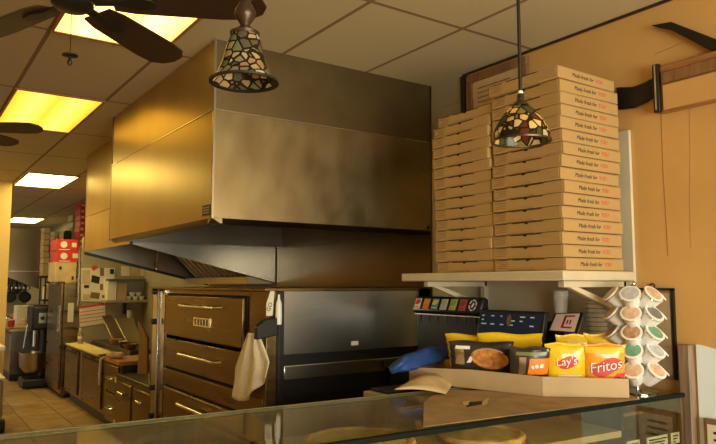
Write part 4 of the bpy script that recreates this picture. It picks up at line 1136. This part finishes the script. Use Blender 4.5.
def simple_box(name, label, cat, x0, y0, z0, x1, y1, z1, mt, group=None, bevel=0.004, decals=(), lid=None):
    t = thing(name, label, cat, ((x0 + x1) / 2, (y0 + y1) / 2, z0), 0, group)
    m = MB(); m.box(x0, y0, z0, x1, y1, z1); m.build('carton' if cat == 'box' else 'body', mt, t, world=True, bevel=bevel)
    for nm, dm, fx0, fz0, fx1, fz1 in decals:             # printed on the face towards the camera (-Y)
        m = MB(); m.box(x0 + (x1 - x0) * fx0, y0 - 0.003, z0 + (z1 - z0) * fz0, x0 + (x1 - x0) * fx1, y0 - 0.0005, z0 + (z1 - z0) * fz1); m.build(nm, dm, t, world=True)
    return t


def pbox(name, label, cat, px0, py0, px1, py1, Y, depth, mt, group=None, decals=(), z0=None):
    a = PY(px0, py0, Y); b = PY(px1, py1, Y)
    return simple_box(name, label, cat, a.x, Y, b.z if z0 is None else z0, b.x, Y + depth, a.z, mt, group, 0.004, decals)


zt = H + 0.031
pbox('carton', 'plain tan carton on top of the refrigerator', 'box', 55.5, 262, 76, 281, 9.9, 0.5, 'cardlight', None, [('stamp', 'ink', 0.18, 0.62, 0.30, 0.78), ('stamp', 'ink', 0.78, 0.1, 0.88, 0.28)], zt)
ztop = PY(60, 262, 9.9).z + 0.001
z2 = PY(60, 250.3, 9.9).z
z3 = PY(60, 239, 9.9).z
t = pbox('red_box', 'red box with a white round emblem, lower of two on the carton', 'box', 57, 250.3, 79, 262, 9.9, 0.45, 'red', 'red boxes on the carton', [('print', 'paper', 0.70, 0.35, 0.95, 0.75)], ztop)
t2 = pbox('red_box', 'red box with a white round emblem, upper of two on the carton', 'box', 57, 239, 77.5, 250.3, 9.9, 0.45, 'red', 'red boxes on the carton', [('print', 'paper', 0.72, 0.3, 0.95, 0.7)], z2 + 0.001)
for tt, py in ((t, 256), (t2, 244.5)):
    c = PY(64, py, 9.9); m = MB()
    m.lathe([(0, 0), (0.045, 0), (0.045, 0.003), (0, 0.003)], 16, T=Matrix.Translation((c.x, 9.9, c.z)) @ Matrix.Rotation(PI / 2, 4, 'X')); m.build('round_emblem', 'white', tt, world=True)
    m = MB(); m.box(c.x - 0.06, 9.897, c.z - 0.075, c.x + 0.08, 9.8995, c.z - 0.065); m.build('emblem_line', 'white', tt, world=True)
# rack with stacked cartons farther back
YK = 12.2
t = thing('storage_rack', 'dark storage rack carrying stacked cartons at the back of the kitchen', 'rack', (2.5, YK + 0.25, 0))
zr = PY(50, 276, YK).z; zr2 = PY(45, 299.5, YK).z
for z in (zr, zr2, 0.75, 0.35):
    m = MB(); m.box(2.03, YK - 0.02, z - 0.03, 2.90, YK + 0.5, z); m.build('rack_shelf', 'blackmetal', t, world=True)
for x in (2.05, 2.88):
    for y in (YK, YK + 0.48):
        m = MB(); m.cyl((x, y, 0), (x, y, zr), 0.012); m.build('post', 'blackmetal', t, world=True)


def carton_stack(px0, px1, pytop, n, mt, nm, group, Y=YK, pybot=276, dm=None):
    a = PY(px0, pybot, Y); b = PY(px1, pybot, Y); zt_ = PY(px0, pytop, Y).z; z0 = zr + 0.001; hh = (zt_ - z0) / n
    f = None
    for k in range(n):
        lab = '%s, %s of its column' % (nm, 'topmost' if k == n - 1 else pos_word(k))
        loc = ((a.x + b.x) / 2 + random.uniform(-0.006, 0.006), Y + 0.2, z0 + k * hh)
        if f is None:
            f = thing('flat_carton', lab, 'box', loc, 0, group); w = (b.x - a.x) / 2
            m = MB(); m.box(-w, -0.19, 0.001, w, 0.19, hh - 0.006); m.build('carton', mt, f, bevel=0.004)
            if dm: m = MB(); m.box(-w * 0.6, -0.193, hh * 0.3, w * 0.5, -0.1905, hh * 0.7); m.build('print', dm, f)
        else: dup(f, loc, None, lab)


carton_stack(42.5, 48.5, 227, 8, 'cardlight', 'flat tan carton stacked beside the far hood', 'leftmost column of flat cartons')
carton_stack(49.2, 53.5, 231, 9, 'paper', 'flat cream carton stacked right of the tan column', 'cream column of flat cartons')
carton_stack(54.2, 57.0, 236, 5, 'khaki', 'flat olive carton left of the red boxes', 'olive column of flat cartons')
carton_stack(58.5, 62.5, 231, 4, 'paper', 'cream carton behind the red boxes', 'cream cartons behind the red boxes')
carton_stack(63.3, 69.5, 230, 2, 'black', 'black carton behind the red boxes', 'black cartons behind the red boxes')
carton_stack(70.5, 77.5, 214, 9, 'khaki', 'flat khaki carton behind the red boxes', 'khaki column of cartons')
Y2 = 11.6
# red and white cartons on a tall shelf beside the second hood
a = PY(78, 262, Y2); zr_old = zr
t = thing('wall_ledge', 'narrow ledge carrying the red and white cartons by the second hood', 'shelf', (2.6, Y2 + 0.2, a.z))
m = MB(); m.box(a.x - 0.02, Y2, a.z - 0.03, XW, Y2 + 0.4, a.z - 0.001); m.build('ledge_board', 'steeldark', t, world=True)
zr = a.z
carton_stack(78.5, 84, 196, 11, 'red', 'red and white carton stacked by the second hood', 'red column of cartons', Y2, 262, 'paper')
zr = zr_old
# things on the lower rack shelf
q = PY(45, 299, YK - 0.0)
for k, (px, w, hh, mt, lab) in enumerate(((42.5, 0.034, 0.24, 'paper', 'white jar on the lower rack shelf, left'), (45.5, 0.036, 0.30, 'cardlight', 'tan jar on the lower rack shelf, middle'), (48.7, 0.034, 0.22, 'red', 'red jar on the lower rack shelf, right'))):
    p = PY(px, 299, YK + 0.2)
    t = thing('storage_jar', lab, 'jar', (p.x + 0.03, YK + 0.2, zr2 + 0.001), 0, 'jars on the rack')
    m = MB(); m.lathe([(0, 0), (w, 0), (w, hh * 0.8), (w * 0.8, hh * 0.9), (0, hh * 0.9)], 16); m.build('jar_wall', mt, t)
    m = MB(); m.lathe([(0, hh * 0.9), (w * 0.85, hh * 0.9), (w * 0.85, hh), (0, hh)], 16); m.build('lid', 'black', t)

# back-left cooking line below the far hood
t = thing('kitchen_table', 'steel work table with a cutting board below the far hood', 'work table', (1.9, 12.6, 0))
zt_ = PY(18, 329, 11.9).z
m = MB(); m.box(1.50, 11.9, zt_ - 0.04, 2.0, 13.6, zt_); m.build('table_top', 'steel', t, world=True, bevel=0.004)
m = MB(); m.box(1.54, 11.95, 0.12, 2.0, 13.6, zt_ - 0.04); m.build('cabinet_body', 'steeldark', t, world=True)
m = MB(); m.box(1.53, 12.0, 0.16, 1.54, 12.7, zt_ - 0.08); m.build('door', 'steel', t, world=True)
m = MB(); m.box(1.53, 12.75, 0.16, 1.54, 13.5, zt_ - 0.08); m.build('door', 'steel', t, world=True)
m = MB(); m.box(1.56, 12.1, 0.0, 1.98, 13.5, 0.12); m.build('plinth', 'black', t, world=True)
m = MB(); m.box(1.56, 11.95, zt_ + 0.001, 1.93, 12.65, zt_ + 0.025)
tag(m.build('cutting_board', 'boardorange', bevel=0.006, org=(1.75, 12.3, zt_)), 'orange-brown wooden cutting board on the far work table', 'cutting board')
p = PY(26, 317, 12.9)
simple_box('food_bin', 'pale square food bin on the far work table', 'bin', p.x - 0.16, 12.9, zt_ + 0.001, p.x + 0.15, 13.2, p.z + 0.2, 'paper', None, 0.02)
m = MB(); m.box(1.35, 13.9, 1.0, 2.02, 13.96, H + 0.0); tag(m.build('pan_board', 'dullwall', org=(1.7, 13.93, 1.0)), 'dull board on which the round pans hang, under the far hood', 'board')
for px, py, r_, lab in ((10, 297, 0.10, 'left dark round pan hanging under the far hood'), (25, 297, 0.105, 'right dark round pan hanging under the far hood'), (17, 290, 0.07, 'small dark pan hanging between and above the two round pans')):
    p = PY(px, py, 13.85)
    t = thing('hanging_pan', lab, 'pan', (p.x, 13.85, p.z), 0, 'pans hanging under the far hood')
    m = MB(); m.lathe([(0, 0.03), (r_ * 0.85, 0.03), (r_, -0.01), (r_ * 0.96, -0.01), (r_ * 0.82, 0.022), (0, 0.022)], 24, T=Matrix.Rotation(-PI / 2, 4, 'X')); m.build('pan_body', 'blackmetal', t)
    m = MB(); m.box(-0.012, -0.005, r_ * 0.95, 0.012, 0.008, r_ + 0.15); m.build('handle', 'blackmetal', t)
for k in range(6):
    p = PY(8 + k * 4.2, 284, 13.85)
    t = thing('kitchen_utensil', 'steel utensil hanging under the far hood, %s from the left' % ['first', 'second', 'third', 'fourth', 'fifth', 'sixth'][k], 'utensil', (p.x, 13.86, p.z - 0.04), 0, 'utensils hanging under the far hood')
    m = MB(); m.box(-0.008, -0.003, -0.0, 0.008, 0.003, 0.14); m.build('handle', 'blackmetal', t)
    m = MB(); m.ball((0, 0, -0.03), 0.035, 10, (1, 0.3, 1.1)); m.build('head', 'steelbright', t)
for k, (px, py, mt, lab) in enumerate(((5, 318, 'paper', 'white food container at the left end of the far work table'), (11, 322, 'red', 'red food container on the far work table'), (32.5, 322, 'cardlight', 'tan food container beside the mixer'))):
    p = PY(px, py, 12.0)
    t = thing('food_container', lab, 'container', (p.x, 12.02 if k < 2 else 12.75, zt_ + 0.027 if k < 2 else zt_ + 0.001), 0, 'containers on the far table')
    m = MB(); m.lathe([(0, 0), (0.05, 0), (0.065, 0.11), (0.06, 0.11), (0.047, 0.006), (0, 0.006)], 16); m.build('container_wall', mt, t)
    m = MB(); m.lathe([(0, 0.111), (0.068, 0.111), (0.068, 0.122), (0, 0.122)], 16); m.build('lid', 'white', t)

for k, (px, hgt, r_, mt, lab) in enumerate(((8, 0.16, 0.05, 'steelbright', 'tall steel shaker at the left back of the far work table'), (14, 0.22, 0.045, 'red', 'red squeeze bottle at the back of the far work table'),
                                        (18.5, 0.20, 0.05, 'white', 'white squeeze bottle at the back of the far work table'), (23, 0.26, 0.06, 'khaki', 'khaki canister at the right back of the far work table'))):
    p = PY(px, 318, 13.3)
    t = thing('condiment_bottle', lab, 'bottle', (p.x, 13.3, zt_ + 0.001), 0, 'bottles on the far work table')
    m = MB(); m.lathe([(0, 0), (r_, 0), (r_, hgt * 0.75), (r_ * 0.5, hgt * 0.86), (0, hgt * 0.86)], 16); m.build('bottle_wall', mt, t)
    m = MB(); m.lathe([(0, hgt * 0.86), (r_ * 0.5, hgt * 0.86), (r_ * 0.25, hgt), (0, hgt)], 14); m.build('cap', 'black', t)
# floor mixer
XM, YM = 1.88, 11.2
t = thing('stand_mixer', 'black floor-standing dough mixer with a steel bowl, left of the refrigerator', 'mixer', (XM, YM, 0))


def pz(py, Y=11.2): return PY(40, py, Y).z


m = MB(); m.box(XM - 0.28, YM - 0.2, 0.02, XM + 0.18, YM + 0.3, 0.14); m.build('base', 'black', t, world=True, bevel=0.02)
m = MB(); m.box(XM + 0.0, YM + 0.05, 0.14, XM + 0.20, YM + 0.3, pz(312)); m.build('column', 'black', t, world=True, bevel=0.02)
m = MB(); m.box(XM - 0.20, YM - 0.16, pz(330), XM + 0.20, YM + 0.30, pz(305)); m.build('head', 'black', t, world=True, bevel=0.05, seg=4)
a, b = PY(39, 313, YM - 0.163), PY(46, 323, YM - 0.163)
m = MB(); m.box(a.x, YM - 0.170, b.z, b.x, YM - 0.161, a.z); m.build('dial_plate', 'steel', t, world=True)
m = MB(); m.cyl(((a.x + b.x) / 2, YM - 0.17, (a.z + b.z) / 2), ((a.x + b.x) / 2, YM - 0.19, (a.z + b.z) / 2), 0.03); m.build('dial', 'black', t, world=True)
m = MB(); m.lathe([(0, 0), (0.12, 0.01), (0.19, 0.10), (0.205, 0.30), (0.215, 0.305), (0.195, 0.305), (0.18, 0.1), (0, 0.02)], 28, (XM - 0.12, YM - 0.02, pz(372))); m.build('bowl', 'steel', t, world=True)
m = MB(); m.cyl((XM - 0.11, YM - 0.02, pz(346)), (XM - 0.11, YM - 0.02, pz(328)), 0.035); m.build('shaft', 'chrome', t, world=True)
m = MB(); m.cyl((XM - 0.28, YM - 0.12, 0.6), (XM - 0.24, YM - 0.12, 0.95), 0.012); m.build('lever', 'steelbright', t, world=True)

# undercounter cabinet run
XCB = 1.93; ZK = H - 0.80
t = thing('undercounter_cabinet', 'long low brown-steel undercounter cabinet below the pale cutting board', 'cabinet', (2.3, 8.65, 0))
m = MB(); m.box(XCB, 7.62, 0.13, 2.68, 9.74, ZK); m.build('body', 'steelbrown', t, world=True, bevel=0.004)
m = MB(); m.box(XCB + 0.06, 7.66, 0, 2.64, 9.70, 0.13); m.build('kickplate', 'black', t, world=True)
for y0, y1 in ((7.78, 8.68), (8.95, 9.68)):
    m = MB(); m.box(XCB - 0.022, y0, 0.17, XCB - 0.001, y1, ZK - 0.05); d = m.build('door', 'steelbrown', t, world=True, bevel=0.006)
    m = MB(); m.box(XCB - 0.032, y0 + 0.05, ZK - 0.085, XCB - 0.021, y1 - 0.05, ZK - 0.062); o = m.build('handle', 'black', t, world=True)
m = MB(); m.box(XCB - 0.012, 8.74, 0.14, XCB - 0.001, 8.82, ZK - 0.03); m.build('steel_stile', 'steel', t, world=True)
m = MB(); m.prism([(1.87, 9.5, ZK + 0.002), (2.12, 9.6, ZK + 0.002), (2.08, 7.95, ZK + 0.002), (1.87, 7.78, ZK + 0.002)], (0, 0, 0.02))
tag(m.build('cutting_board', 'board', bevel=0.003, org=(2.0, 8.6, ZK)), 'long pale cutting board on the low cabinet, beside the plastic bottle', 'cutting board')
p = PZ(78, 343, ZK + 0.024)
t = thing('water_bottle', 'clear plastic bottle with white cap standing on the pale cutting board', 'bottle', (2.02, 9.35, ZK + 0.023))
m = MB(); m.lathe([(0, 0), (0.033, 0), (0.034, 0.03), (0.032, 0.06), (0.034, 0.10), (0.034, 0.13), (0.014, 0.165), (0.013, 0.175), (0, 0.175)], 18); m.build('bottle_wall', 'khaki', t)
m = MB(); m.lathe([(0, 0.175), (0.016, 0.175), (0.016, 0.195), (0, 0.195)], 16); m.build('cap', 'white', t)
m = MB(); m.lathe([(0.0345, 0.06), (0.0345, 0.10)], 18); m.build('bottle_label', 'paper', t)
# drawer unit with an orange board
t = thing('drawer_unit', 'short two-drawer steel unit topped by an orange board', 'drawer unit', (2.3, 7.35, 0))
Y0_, Y1_ = 7.05, 7.58
m = MB(); m.box(XCB, Y0_, 0.1, 2.62, Y1_, ZK - 0.03); m.build('body', 'steeldark', t, world=True, bevel=0.004)
for z0, z1 in ((0.12, 0.40), (0.43, ZK - 0.05)):
    m = MB(); m.box(XCB - 0.03, Y0_ + 0.04, z0, XCB - 0.001, Y1_ - 0.03, z1); d = m.build('drawer', 'steelbrown', t, world=True, bevel=0.008)
    m = MB(); m.tube([(XCB - 0.03, Y0_ + 0.18, (z0 + z1) / 2), (XCB - 0.055, Y0_ + 0.2, (z0 + z1) / 2), (XCB - 0.055, Y1_ - 0.17, (z0 + z1) / 2), (XCB - 0.03, Y1_ - 0.15, (z0 + z1) / 2)], 0.008); m.build('handle', 'chrome', t, world=True)
m = MB(); m.box(XCB + 0.05, Y0_ + 0.03, 0, 2.58, Y1_ - 0.03, 0.1); m.build('plinth', 'black', t, world=True)
m = MB(); m.box(XCB - 0.03, Y0_ - 0.02, ZK - 0.029, 2.40, Y1_ + 0.01, ZK + 0.012)
tag(m.build('cutting_board', 'boardorange', bevel=0.004, org=(2.2, 7.3, ZK)), 'thick orange-brown wooden board on the drawer unit', 'cutting board')
m = MB(); a = PX(101, 358, XCB - 0.05); 
m.tube([PX(104, 357, XCB - 0.04), PX(100.5, 359, XCB - 0.05), PX(99.5, 370, XCB - 0.05), PX(99, 385, XCB - 0.05)], 0.011, 8)
tag(m.build('hanging_strap', 'paper', org=(XCB - 0.05, 7.7, ZK - 0.2)), 'pale strap hanging down beside the drawer unit', 'strap')
# steel cabinet between drawer unit and oven, with clear tub
t = thing('steel_cabinet', 'narrow dark steel cabinet between the drawer unit and the pizza oven', 'cabinet', (2.2, 6.4, 0))
zq = ZK - 0.10
m = MB(); m.box(XCB - 0.05, 5.75, 0.06, 2.6, 7.02, zq); m.build('body', 'steeldark', t, world=True, bevel=0.006)
for y0, y1 in ((6.45, 6.97), (5.80, 6.38)):
    m = MB(); m.box(XCB - 0.075, y0, 0.10, XCB - 0.051, y1, zq - 0.06); m.build('door', 'steelbrown', t, world=True, bevel=0.006)
    m = MB(); m.cyl((XCB - 0.09, y1 - 0.16, zq - 0.16), (XCB - 0.09, y1 - 0.34, zq - 0.16), 0.012); m.build('handle', 'chrome', t, world=True)
for z in (zq - 0.05, 0.18):
    m = MB(); m.box(XCB - 0.083, 6.92, z - 0.03, XCB - 0.0755, 6.98, z + 0.02); m.build('hinge', 'cardlight', t, world=True)
m = MB(); m.box(XCB, 5.8, 0, 2.55, 6.97, 0.06); m.build('plinth', 'black', t, world=True)
t = thing('plastic_tub', 'clear plastic tub on the narrow steel cabinet by the oven', 'tub', (2.05, 6.2, zq + 0.001))
m = MB(); m.lathe([(0, 0), (0.10, 0), (0.12, 0.17), (0.125, 0.172), (0.115, 0.168), (0.095, 0.005), (0, 0.005)], 4 * 6); m.build('tub_wall', 'clear', t)
m = MB(); m.ball((0, 0, 0.06), 0.09, 14, (1, 1, 0.6)); m.build('contents', 'cardlight', t)
p = PX(113, 357, 2.1)
for k, (px, lab) in enumerate(((112, 'tan bread roll at the left on the orange board'), (119, 'tan bread roll at the right on the orange board'))):
    pp = PZ(px, 358.5, ZK + 0.013); m = MB(); m.ball((0, 0, 0.035), 0.06, 16, (1, 1.1, 0.58)); o = m.build('bread_roll', 'cardlight'); o.location = (pp.x, pp.y, ZK + 0.0127)
    tag(o, lab, 'bread', 'bread rolls on the orange board')
# dark paddle leaning at the oven's far end
m = MB(); pa = PX(141, 322, 1.88)
m.prism([PX(138, 321, 1.88), PX(143, 330, 1.88), PX(147, 338, 1.88), PX(147, 374, 1.88), PX(137, 374, 1.88), PX(139, 345, 1.88)], (0.02, 0, 0))
tag(m.build('pizza_peel', 'wood', bevel=0.004, org=pa - Vector((0, 0, 0.3))), 'dark wooden peel leaning against the far end of the pizza oven', 'peel')
# prep table lids
t = thing('prep_rail', 'refrigerated prep rail with two raised slanted steel lids behind the cutting board', 'prep rail', (2.4, 8.6, ZK))
m = MB(); m.box(2.2, 7.7, ZK + 0.001, 2.66, 9.5, ZK + 0.05); m.build('rail_body', 'steeldark', t, world=True, bevel=0.004)


def lid(pts, name):
    m = MB(); pts = [PY(*p) for p in pts]
    n_ = (pts[1] - pts[0]).cross(pts[3] - pts[0]).normalized()
    m.prism(pts, n_ * 0.012); return m.build(name, 'steel', t, world=True, bevel=0.003)


lid([(102, 316, 9.55), (111, 315, 9.55), (125, 341, 9.15), (113, 341, 9.15)], 'raised_lid')
lid([(115, 318, 9.3), (133, 317, 9.3), (142, 342, 8.85), (127, 342, 8.85)], 'raised_lid')
# clutter on the prep rail: bowls and trays
for px, py, r_, mt, nm, lab in ((108, 346, 0.085, 'woodh', 'food_tray', 'red-brown round dish at the back of the cutting board'), (118, 348, 0.06, 'white', 'small_bowl', 'white bowl in front of the raised lids'),
                                (123, 349, 0.05, 'black', 'small_bowl', 'black bowl in front of the raised lids'), (130, 351, 0.09, 'wood', 'food_tray', 'dark brown round dish right of the bowls')):
    p = PZ(px, py, ZK + 0.03)
    zb_ = ZK + 0.0505 if p.x > 2.2 else ZK + 0.0235
    if p.x < 2.24: p.x = 2.30
    m = MB(); m.lathe([(0, 0), (r_ * 0.6, 0), (r_, 0.06), (r_ * 0.93, 0.06), (r_ * 0.55, 0.008), (0, 0.008)], 20)
    o = m.build(nm, mt); o.location = (p.x, p.y, ZK + 0.0505); tag(o, lab, 'dish', 'dishes on the prep rail')

# partition: papers, list, ledge with crockery
YP = 9.745


def sheet(name, label, cat, pts, mt, th=0.006, Y=YP, group=None):
    m = MB(); m.prism([PY(x, y, Y) for x, y in pts], (0, -th, 0)); o = m.build(name, mt, org=PY(*pts[-1], Y)); return tag(o, label, cat, group)


o = sheet('notice_board', 'pale pinboard crowded with notes and photos on the grey kitchen partition', 'notice board', [(81, 268), (115, 268), (113, 302), (81, 301)], 'paper', 0.008)
og = o.location.copy()


def onsheet(parent, og, pts, mt, name, th=0.0015, Y=YP - 0.0085):
    m = MB(); m.prism([PY(x, y, Y) - og for x, y in pts], (0, -th, 0)); return m.build(name, mt, parent)


for pts, mt in (([(82, 270), (90, 270), (90, 284), (82, 284)], 'cardlight'), ([(91, 267), (96, 265), (98, 268), (93, 271)], 'inkred'), ([(92, 275), (100, 277), (99, 284), (91, 282)], 'ink'),
                ([(100, 268), (104, 268), (104, 276), (100, 276)], 'inkbrown'), ([(110, 269), (114, 269), (114, 274), (110, 274)], 'ink'), ([(91, 292), (100, 293), (99, 299), (90, 298)], 'inkbrown'),
                ([(100, 284), (103, 284), (103, 290), (100, 290)], 'inkbrown'), ([(83, 294), (90, 294), (90, 300), (83, 300)], 'cardlight'), ([(84, 285), (89, 285), (89, 288), (84, 288)], 'ink'),
                ([(104, 277), (113, 277), (113, 290), (104, 290)], 'white'), ([(102, 295), (106, 295), (106, 298), (102, 298)], 'inkbrown')):
    onsheet(o, og, pts, mt, 'pinned_note')
o = sheet('order_list', 'white order list with a red heading and red rules, below the notice board', 'list', [(79, 306.5), (105, 303), (105.5, 323), (80, 327)], 'paper')
og = o.location.copy()
onsheet(o, og, [(79, 306.5), (105, 303), (105, 305), (79, 308.7)], 'red', 'red_heading', Y=YP - 0.0065)
for k in range(4):
    onsheet(o, og, [(80, 312 + k * 3.4), (104, 308.6 + k * 3.4), (104, 309.2 + k * 3.4), (80, 312.7 + k * 3.4)], 'inkred', 'red_rule', Y=YP - 0.0065)
for k, px in enumerate((121, 130.5, 140)):
    sheet('taped_paper', '%s taped paper in the row high on the grey partition' % ['left', 'middle', 'right'][k], 'paper', [(px, 266 + k), (px + 8.5, 266.5 + k), (px + 8.8, 276 + k * 0.3), (px, 276)], 'paper' if k != 1 else 'cardlight', 0.003, YP, 'papers taped high on the partition')
t = thing('partition_ledge', 'brown ledge on the grey partition carrying dishes and cartons', 'shelf', (2.7, YP - 0.1, PY(130, 303, YP - 0.2).z))
zl = PY(130, 300, YP - 0.2).z
m = MB(); m.box(2.36, YP - 0.22, zl - 0.035, XW - 0.001, YP - 0.001, zl); m.build('ledge_board', 'khaki', t, world=True, bevel=0.003)
m = MB(); m.box(2.66, YP - 0.05, zl - 0.2, 2.70, YP - 0.001, zl - 0.036); m.build('bracket', 'black', t, world=True)
simple_box('carton', 'pale carton at the left end of the partition ledge', 'box', 2.40, YP - 0.18, zl + 0.001, 2.52, YP - 0.02, zl + 0.26, 'paper')
simple_box('carton', 'brown carton on the partition ledge, right of the pale one', 'box', 2.53, YP - 0.17, zl + 0.001, 2.66, YP - 0.02, zl + 0.24, 'cardtray')
for k, (dx, dz) in enumerate(((0, 0), (0.09, 0.0), (0.18, 0), (0.045, 0.055), (0.135, 0.055))):
    t = thing('white_dish', 'white dish in the pile on the partition ledge, %s' % ['lower left', 'lower middle', 'lower right', 'upper left', 'upper right'][k], 'dish', (2.70 + dx, YP - 0.13, zl + 0.001 + dz), 0, 'white dishes on the partition ledge')
    m = MB(); m.lathe([(0, 0), (0.025, 0), (0.044, 0.052), (0.040, 0.052), (0.022, 0.005), (0, 0.005)], 16); m.build('dish_wall', 'white', t)
t = thing('sheet_pan', 'dark sheet pan lying on the cartons above the partition ledge', 'tray', (2.62, YP - 0.12, zl + 0.262))
m = MB(); m.box(2.42, YP - 0.21, zl + 0.2615, 2.90, YP - 0.02, zl + 0.27); m.build('pan_bottom', 'blackmetal', t, world=True)
m = MB()
for a in ((2.41, YP - 0.215, 2.91, YP - 0.208), (2.41, YP - 0.02, 2.91, YP - 0.013), (2.41, YP - 0.208, 2.417, YP - 0.02), (2.903, YP - 0.208, 2.91, YP - 0.02)): m.box(a[0], a[1], zl + 0.2615, a[2], a[3], zl + 0.295)
m.build('pan_rim', 'steeldark', t, world=True)
p = PY(129, 313, 9.4)
t = thing('steel_cup', 'small steel cup behind the raised lids', 'cup', (p.x, 9.38, ZK + 0.0505))
m = MB(); hh = PY(129, 310.5, 9.38).z - ZK - 0.05
m.lathe([(0, 0), (0.032, 0), (0.036, hh), (0.033, hh), (0.029, 0.006), (0, 0.006)], 18); m.build('cup_wall', 'steelbright', t)
m = MB(); m.tube([(0.034, 0, hh * 0.9), (0.06, 0, hh * 0.8), (0.06, 0, hh * 0.6), (0.034, 0, hh * 0.5)], 0.004); m.build('handle', 'steelbright', t)

# left edge: white counter end and a wheeled cart
a = PY(5.5, 346, 8.9)
t = thing('white_counter', 'white-topped counter end at the left edge of the photo', 'counter', (a.x - 0.5, 9.2, 0))
m = MB(); m.box(-0.6, 8.9, a.z - 0.06, a.x, 9.78, a.z); m.build('worktop', 'white', t, world=True, bevel=0.01)
m = MB(); m.box(-0.55, 8.95, 0, a.x - 0.04, 9.78, a.z - 0.06); m.build('cabinet_body', 'cardlight', t, world=True)
p = PZ(7, 418, 0.0)
p.y -= 0.9; p.x -= 0.13
t = thing('utility_cart', 'grey plastic cart with a black wheel at the left edge of the photo', 'cart', (p.x - 0.3, p.y + 0.3, 0))
m = MB()
zq = PY(5, 380, p.y).z
m.box(p.x - 0.70, p.y, 0.14, p.x - 0.03, p.y + 0.5, zq); m.build('cart_body', 'khaki', t, world=True, bevel=0.03)
m = MB(); m.box(p.x - 0.72, p.y - 0.02, zq, p.x - 0.02, p.y + 0.52, zq + 0.03); m.build('tray_top', 'white', t, world=True, bevel=0.01)
for wx, wy in ((p.x - 0.02, p.y + 0.07), (p.x - 0.66, p.y + 0.07), (p.x - 0.02, p.y + 0.43), (p.x - 0.66, p.y + 0.43)):
    m = MB(); m.cyl((wx - 0.02, wy, 0.07), (wx + 0.02, wy, 0.07), 0.07, seg=20); m.build('wheel', 'rubber', t, world=True)
    m = MB(); m.box(wx - 0.03, wy - 0.012, 0.06, wx - 0.022, wy + 0.012, 0.16); m.build('wheel_fork', 'steelbright', t, world=True)

for r in ROOTS:
    for k in ('_l', '_r'):
        if k in r: del r[k]
